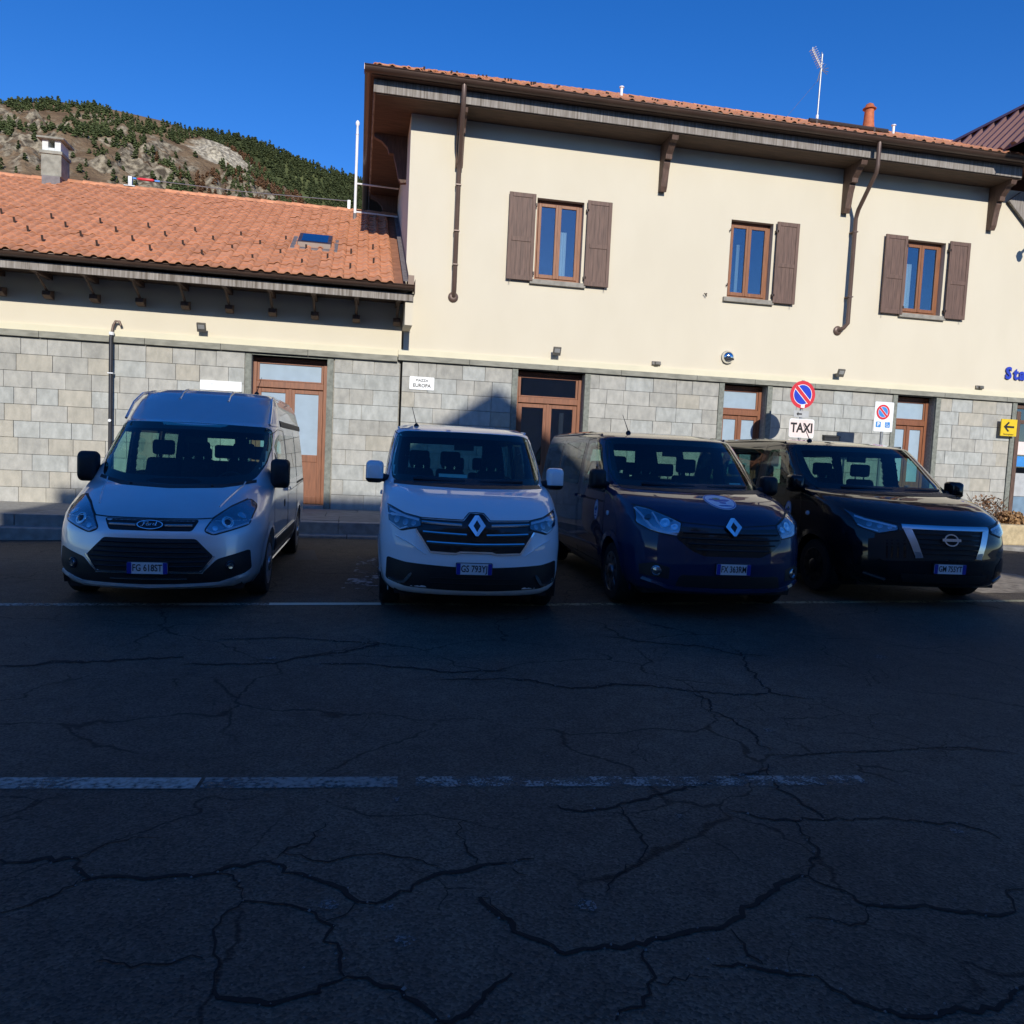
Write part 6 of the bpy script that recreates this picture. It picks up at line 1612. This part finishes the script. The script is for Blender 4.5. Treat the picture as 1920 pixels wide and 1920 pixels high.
v.patch('lower_intake', rounded([(-.50, .40), (.50, .40), (.46, .30), (-.46, .30)], .03), 'front', 'mesh_black', .004, .012, .06)
number_plate(v, .475, 'GM 755YT', 0.)
badge(v, 'right', 1.66, .98, .075, .12)

# silver high-roof van ----------------------------------------------------------
root = thing('van', 'silver high-roof van parked farthest left with black hexagonal grille', 'van', (-1.90, 7.90, .0), radians(-1.0), 'vans parked in a row', (1.0, 1.02, 1.0))
v = Van(root, TALL); S = TALL; paint = 'paint_silver'
ws = rounded([(-.78, 1.225), (-.5, 1.175), (0, 1.16), (.5, 1.175), (.78, 1.225), (.86, 1.40), (.875, 1.62), (.84, 1.80), (.76, 1.825), (0, 1.838), (-.76, 1.825), (-.84, 1.80), (-.875, 1.62), (-.86, 1.40)], .06)
qg = [(1.62, 1.22), (1.88, 1.21), (1.88, 1.54), (1.80, 1.44)]
fd = [(1.92, 1.20), (2.66, 1.14), (2.70, 1.74), (2.30, 1.75), (2.12, 1.70), (1.92, 1.58)]
s2 = [(2.88, 1.16), (3.98, 1.16), (3.98, 1.75), (2.88, 1.75)]
s3 = [(4.10, 1.16), (5.12, 1.18), (5.08, 1.75), (4.10, 1.75)]
rws = [[(-.74, 1.12), (-.06, 1.12), (-.06, 1.72), (-.70, 1.72)], [(.06, 1.12), (.74, 1.12), (.70, 1.72), (.06, 1.72)]]
holes = [('front', inset(ws, .035))] + [('back', inset(p, .03)) for p in rws] + [(w, inset(p, .025)) for w in ('left', 'right') for p in (fd, s2, s3)]
v.body(paint, holes, [(1.02, .34, .43), (4.30, .34, .43)])
v.window('windscreen', ws, 'front', 'van_glass', .08, .02)
for w in ('left', 'right'):
    v.patch('quarter_panel', rounded(qg, .03), w, 'gloss_black', .003, .008, .05)
    for p in (fd, s2, s3): v.window('side_window', p, w, 'van_glass' if p is fd else 'van_glass_mid', .045, .06)
    panel_lines(v, [[(1.40, .55), (1.38, 1.0), (1.50, 1.24)], [(2.78, .34), (2.78, 1.80), (2.3, 1.81), (2.05, 1.74), (1.50, 1.24)], [(1.40, .55), (1.52, .34), (2.78, .34)], [(2.83, 1.82), (2.83, .34), (3.84, .34), (3.95, .60), (4.04, 1.10), (4.04, 1.82)], [(3.0, 1.02), (5.2, 1.06)]], w)
    v.strip('side_moulding', [(1.55, .47), (3.80, .47)], .13, w, 'trim_black', .014, .02, .15, raise_mid=.005)
    v.strip('moulding_bright', [(1.56, .545), (3.79, .545)], .018, w, 'satin_chrome', .018, .012, .15)
    v.strip('sill_bright', [(1.55, .27), (3.85, .27)], .03, w, paint, .012, .02, .15)
    v.strip('roof_joint', [(2.56, 1.89), (3.0, 1.885), (5.2, 1.88)], .075, w, 'trim_black', .006, .012, .12, raise_mid=.004)
    for y in (2.64, 2.96): v.strip('door_handle', [(y - .10, 1.06), (y + .10, 1.055)], .035, w, paint, .03, .05, .04, raise_mid=.006)
    v.strip('slide_rail', [(4.1, 1.08), (5.15, 1.09)], .03, w, 'trim_black', .004, .01, .15)
v.blob('fuel_cap', [(.05, 0), (.045, .006), (.01, .01)], 2.40, .90, 'left', 'trim_black')
for p in rws: v.window('rear_window', p, 'back', 'van_glass', .05, .06)
wheel_set(v, 1.02, 4.30, .34, .335, .865, 'steel', paint); underside(v)
MB().prism([(1.0, .9), (1.06, 1.12), (1.45, 1.17), (1.75, 1.10), (1.8, .8)], 'x', -.85, .85).build('dashboard', 'cabin', root)
sw_ = MB(); n = 24
sw_.tube([(.42 + .18 * cos(2 * pi * k / n), 1.84 + .05 * sin(2 * pi * k / n), 1.10 + .17 * sin(2 * pi * k / n)) for k in range(n + 1)], .016, 8); sw_.box(.26, .58, 1.83, 1.86, 1.08, 1.12)
sw_.build('steering_wheel', 'trim_black', root, smooth=50)
seat_row(v, 2.40, (.44, -.10, -.52), .44, .78, 1.40, True); seat_row(v, 3.45, (.50, .02, -.46), .44, .76, 1.36, True); seat_row(v, 4.40, (.50, .02, -.46), .44, .76, 1.30, True)
MB().box(-.12, .12, 1.98, 2.02, 1.60, 1.68).tube([(0, 2.0, 1.68), (0, 2.05, 1.78)], .012, 6).build('rear_view_mirror', 'trim_black', root, bevel=.012)
HLF = [(-.48, .77), (-.54, .875), (-.66, .975), (-.80, 1.045), (-.875, .985), (-.845, .82), (-.70, .775), (-.56, .735)]
for sg in (-1, 1):
    T = (lambda p: p) if sg < 0 else mirrored
    h = lamp_unit(v, rounded(T(HLF), .03), 'lamp_bowl')
    v.blob('projector', [(.062, 0), (.060, .008), (.048, .010), (.042, .003), (.01, .012)], sg * .665, .845, 'front', 'chrome', parent=h, off=.004)
    v.blob('projector_eye', [(.036, 0), (.028, .012), (.005, .018)], sg * .665, .845, 'front', 'lamp_dark', parent=h, off=.006)
    v.blob('indicator', [(.045, 0), (.042, .006), (.01, .010)], sg * .775, .90, 'front', 'chrome', parent=h, off=.004)
    v.blob('side_light', [(.028, 0), (.026, .006), (.005, .009)], sg * .565, .79, 'front', 'chrome', parent=h, off=.004)
    v.strip('lamp_brow', [(sg * .49, .775), (sg * .555, .745), (sg * .70, .785), (sg * .84, .83)], .016, 'front', 'drl', .009, .006, .03, parent=h)
    v.patch('fog_bezel', rounded([(sg * a, b) for a, b in ((.47, .36), (.60, .50), (.87, .575), (.885, .38), (.74, .275), (.52, .285))], .03), 'front', 'trim_black', .004, .012, .05)
    v.blob('fog_lamp', [(.052, 0), (.05, .012), (.042, .016), (.036, .006), (.01, .012)], sg * .71, .43, 'front', 'lamp_dark')
    v.blob('fog_ring', [(.034, .012), (.030, .020), (.012, .018)], sg * .71, .43, 'front', 'lamp_bowl')
    v.strip('bonnet_gap', [(sg * .78, 1.052), (sg * .66, .99), (sg * .53, .885), (sg * .40, .878), (0, .876)], .009, 'front', 'mesh_black', .002, .004, .04)
    v.strip('bonnet_crease', [(sg * .56, .42), (sg * .64, .78), (sg * .70, 1.10)], .014, 'hood', paint, .003, .006, .08, raise_mid=.007)
    v.blob('washer_jet', [(.018, 0), (.016, .012), (.006, .018)], sg * .40, .86, 'hood', 'trim_black', n=10)
    mirror(v, sg, 1.02, 1.50, 1.30, .21, .33, 'trim_black', arm_z=-.12)
    for xx in (.28,): MB().tube([(sg * xx, 2.36, 2.125), (sg * xx, 2.55, 2.222), (sg * xx, 2.8, 2.268), (sg * xx, 3.2, 2.292), (sg * xx, 5.0, 2.31)], .016, 6).build('roof_rib', paint, root, smooth=50)
    MB().tube([(sg * .815, 2.10, 1.86), (sg * .80, 2.36, 2.06), (sg * .77, 2.62, 2.18), (sg * .74, 3.0, 2.235), (sg * .73, 5.0, 2.235)], .017, 6).build('roof_edge', paint, root, smooth=50)
g = v.patch('upper_grille', rounded([(-.425, .868), (.425, .868), (.37, .765), (-.37, .765)], .025), 'front', 'mesh_black', .004, .012, .05)
for sg in (-1, 1): v.strip('grille_bar', [(sg * .13, .812), (sg * .37, .815)], .02, 'front', 'satin_chrome', .016, .02, .05, parent=g, raise_mid=.005)
el = [(.118 * cos(2 * pi * k / 28), .047 * sin(2 * pi * k / 28)) for k in range(28)]
e_ = v.flat('emblem', el, 'front', 0, .812, 'chrome', .03, .02)
v.flat('emblem_field', [(a * .92, b * .86) for a, b in el], 'front', 0, .812, 'gloss_black', .0315, .004, parent=e_)
q = MB()
def script(pts, r=.0045): q.tube([(a, b, 0) for a, b in pts], r, 5)
script([(-.072, .018), (-.055, .026), (-.030, .022), (-.012, .026)]); script([(-.050, .024), (-.056, 0), (-.066, -.020), (-.078, -.016)]); script([(-.060, .002), (-.038, .004)])
script([(-.020 + .011 * cos(t * .7), -.004 + .011 * sin(t * .7)) for t in range(10)]); script([(.002, .008), (.004, -.014), (.006, .002), (.020, .008)]); script([(.046, .006), (.032, .008), (.028, -.008), (.042, -.014), (.052, .0), (.060, .028), (.052, -.012), (.066, -.012)])
me = q.mesh('emblem_script'); v.flat('emblem_script', None, 'front', 0, .812, 'chrome', .034, mesh=me, parent=e_)
g = v.patch('lower_grille', rounded([(-.57, .525), (-.41, .695), (.41, .695), (.57, .525), (.46, .385), (-.46, .385)], .025), 'front', 'mesh_black', .004, .012, .05)
for k, (z, x1) in enumerate(((.655, .43), (.61, .46), (.565, .50), (.52, .53), (.475, .50), (.43, .47))): v.strip('grille_bar', [(-x1, z), (x1, z)], .012, 'front', 'gloss_black', .012, .014, .08, parent=g, raise_mid=.004)
v.strip('grille_trim', [(-.575, .53), (-.465, .378), (0, .372), (.465, .378), (.575, .53)], .016, 'front', 'satin_chrome', .012, .014, .05, parent=g)
v.patch('lower_skirt', rounded([(-.80, .300), (-.46, .362), (.46, .362), (.80, .300), (.60, .262), (0, .256), (-.60, .262)], .03), 'front', 'trim_black', .005, .012, .05)
v.strip('front_lip', [(-.86, .325), (-.62, .250), (0, .232), (.62, .250), (.86, .325)], .045, 'front', paint, .012, .02, .05, raise_mid=.008)
v.strip('skirt_trim', [(-.34, .312), (.34, .312)], .010, 'front', 'satin_chrome', .012, .012, .08)
number_plate(v, .420, 'FG 618ST', 0.)
v.strip('scuttle', [(-.80, 1.215), (-.5, 1.165), (0, 1.150), (.5, 1.165), (.80, 1.215)], .03, 'front', 'trim_black', .004, .01, .08)
rod_aerial(v, .50, 3.2, (.25, .1, .95), .22)
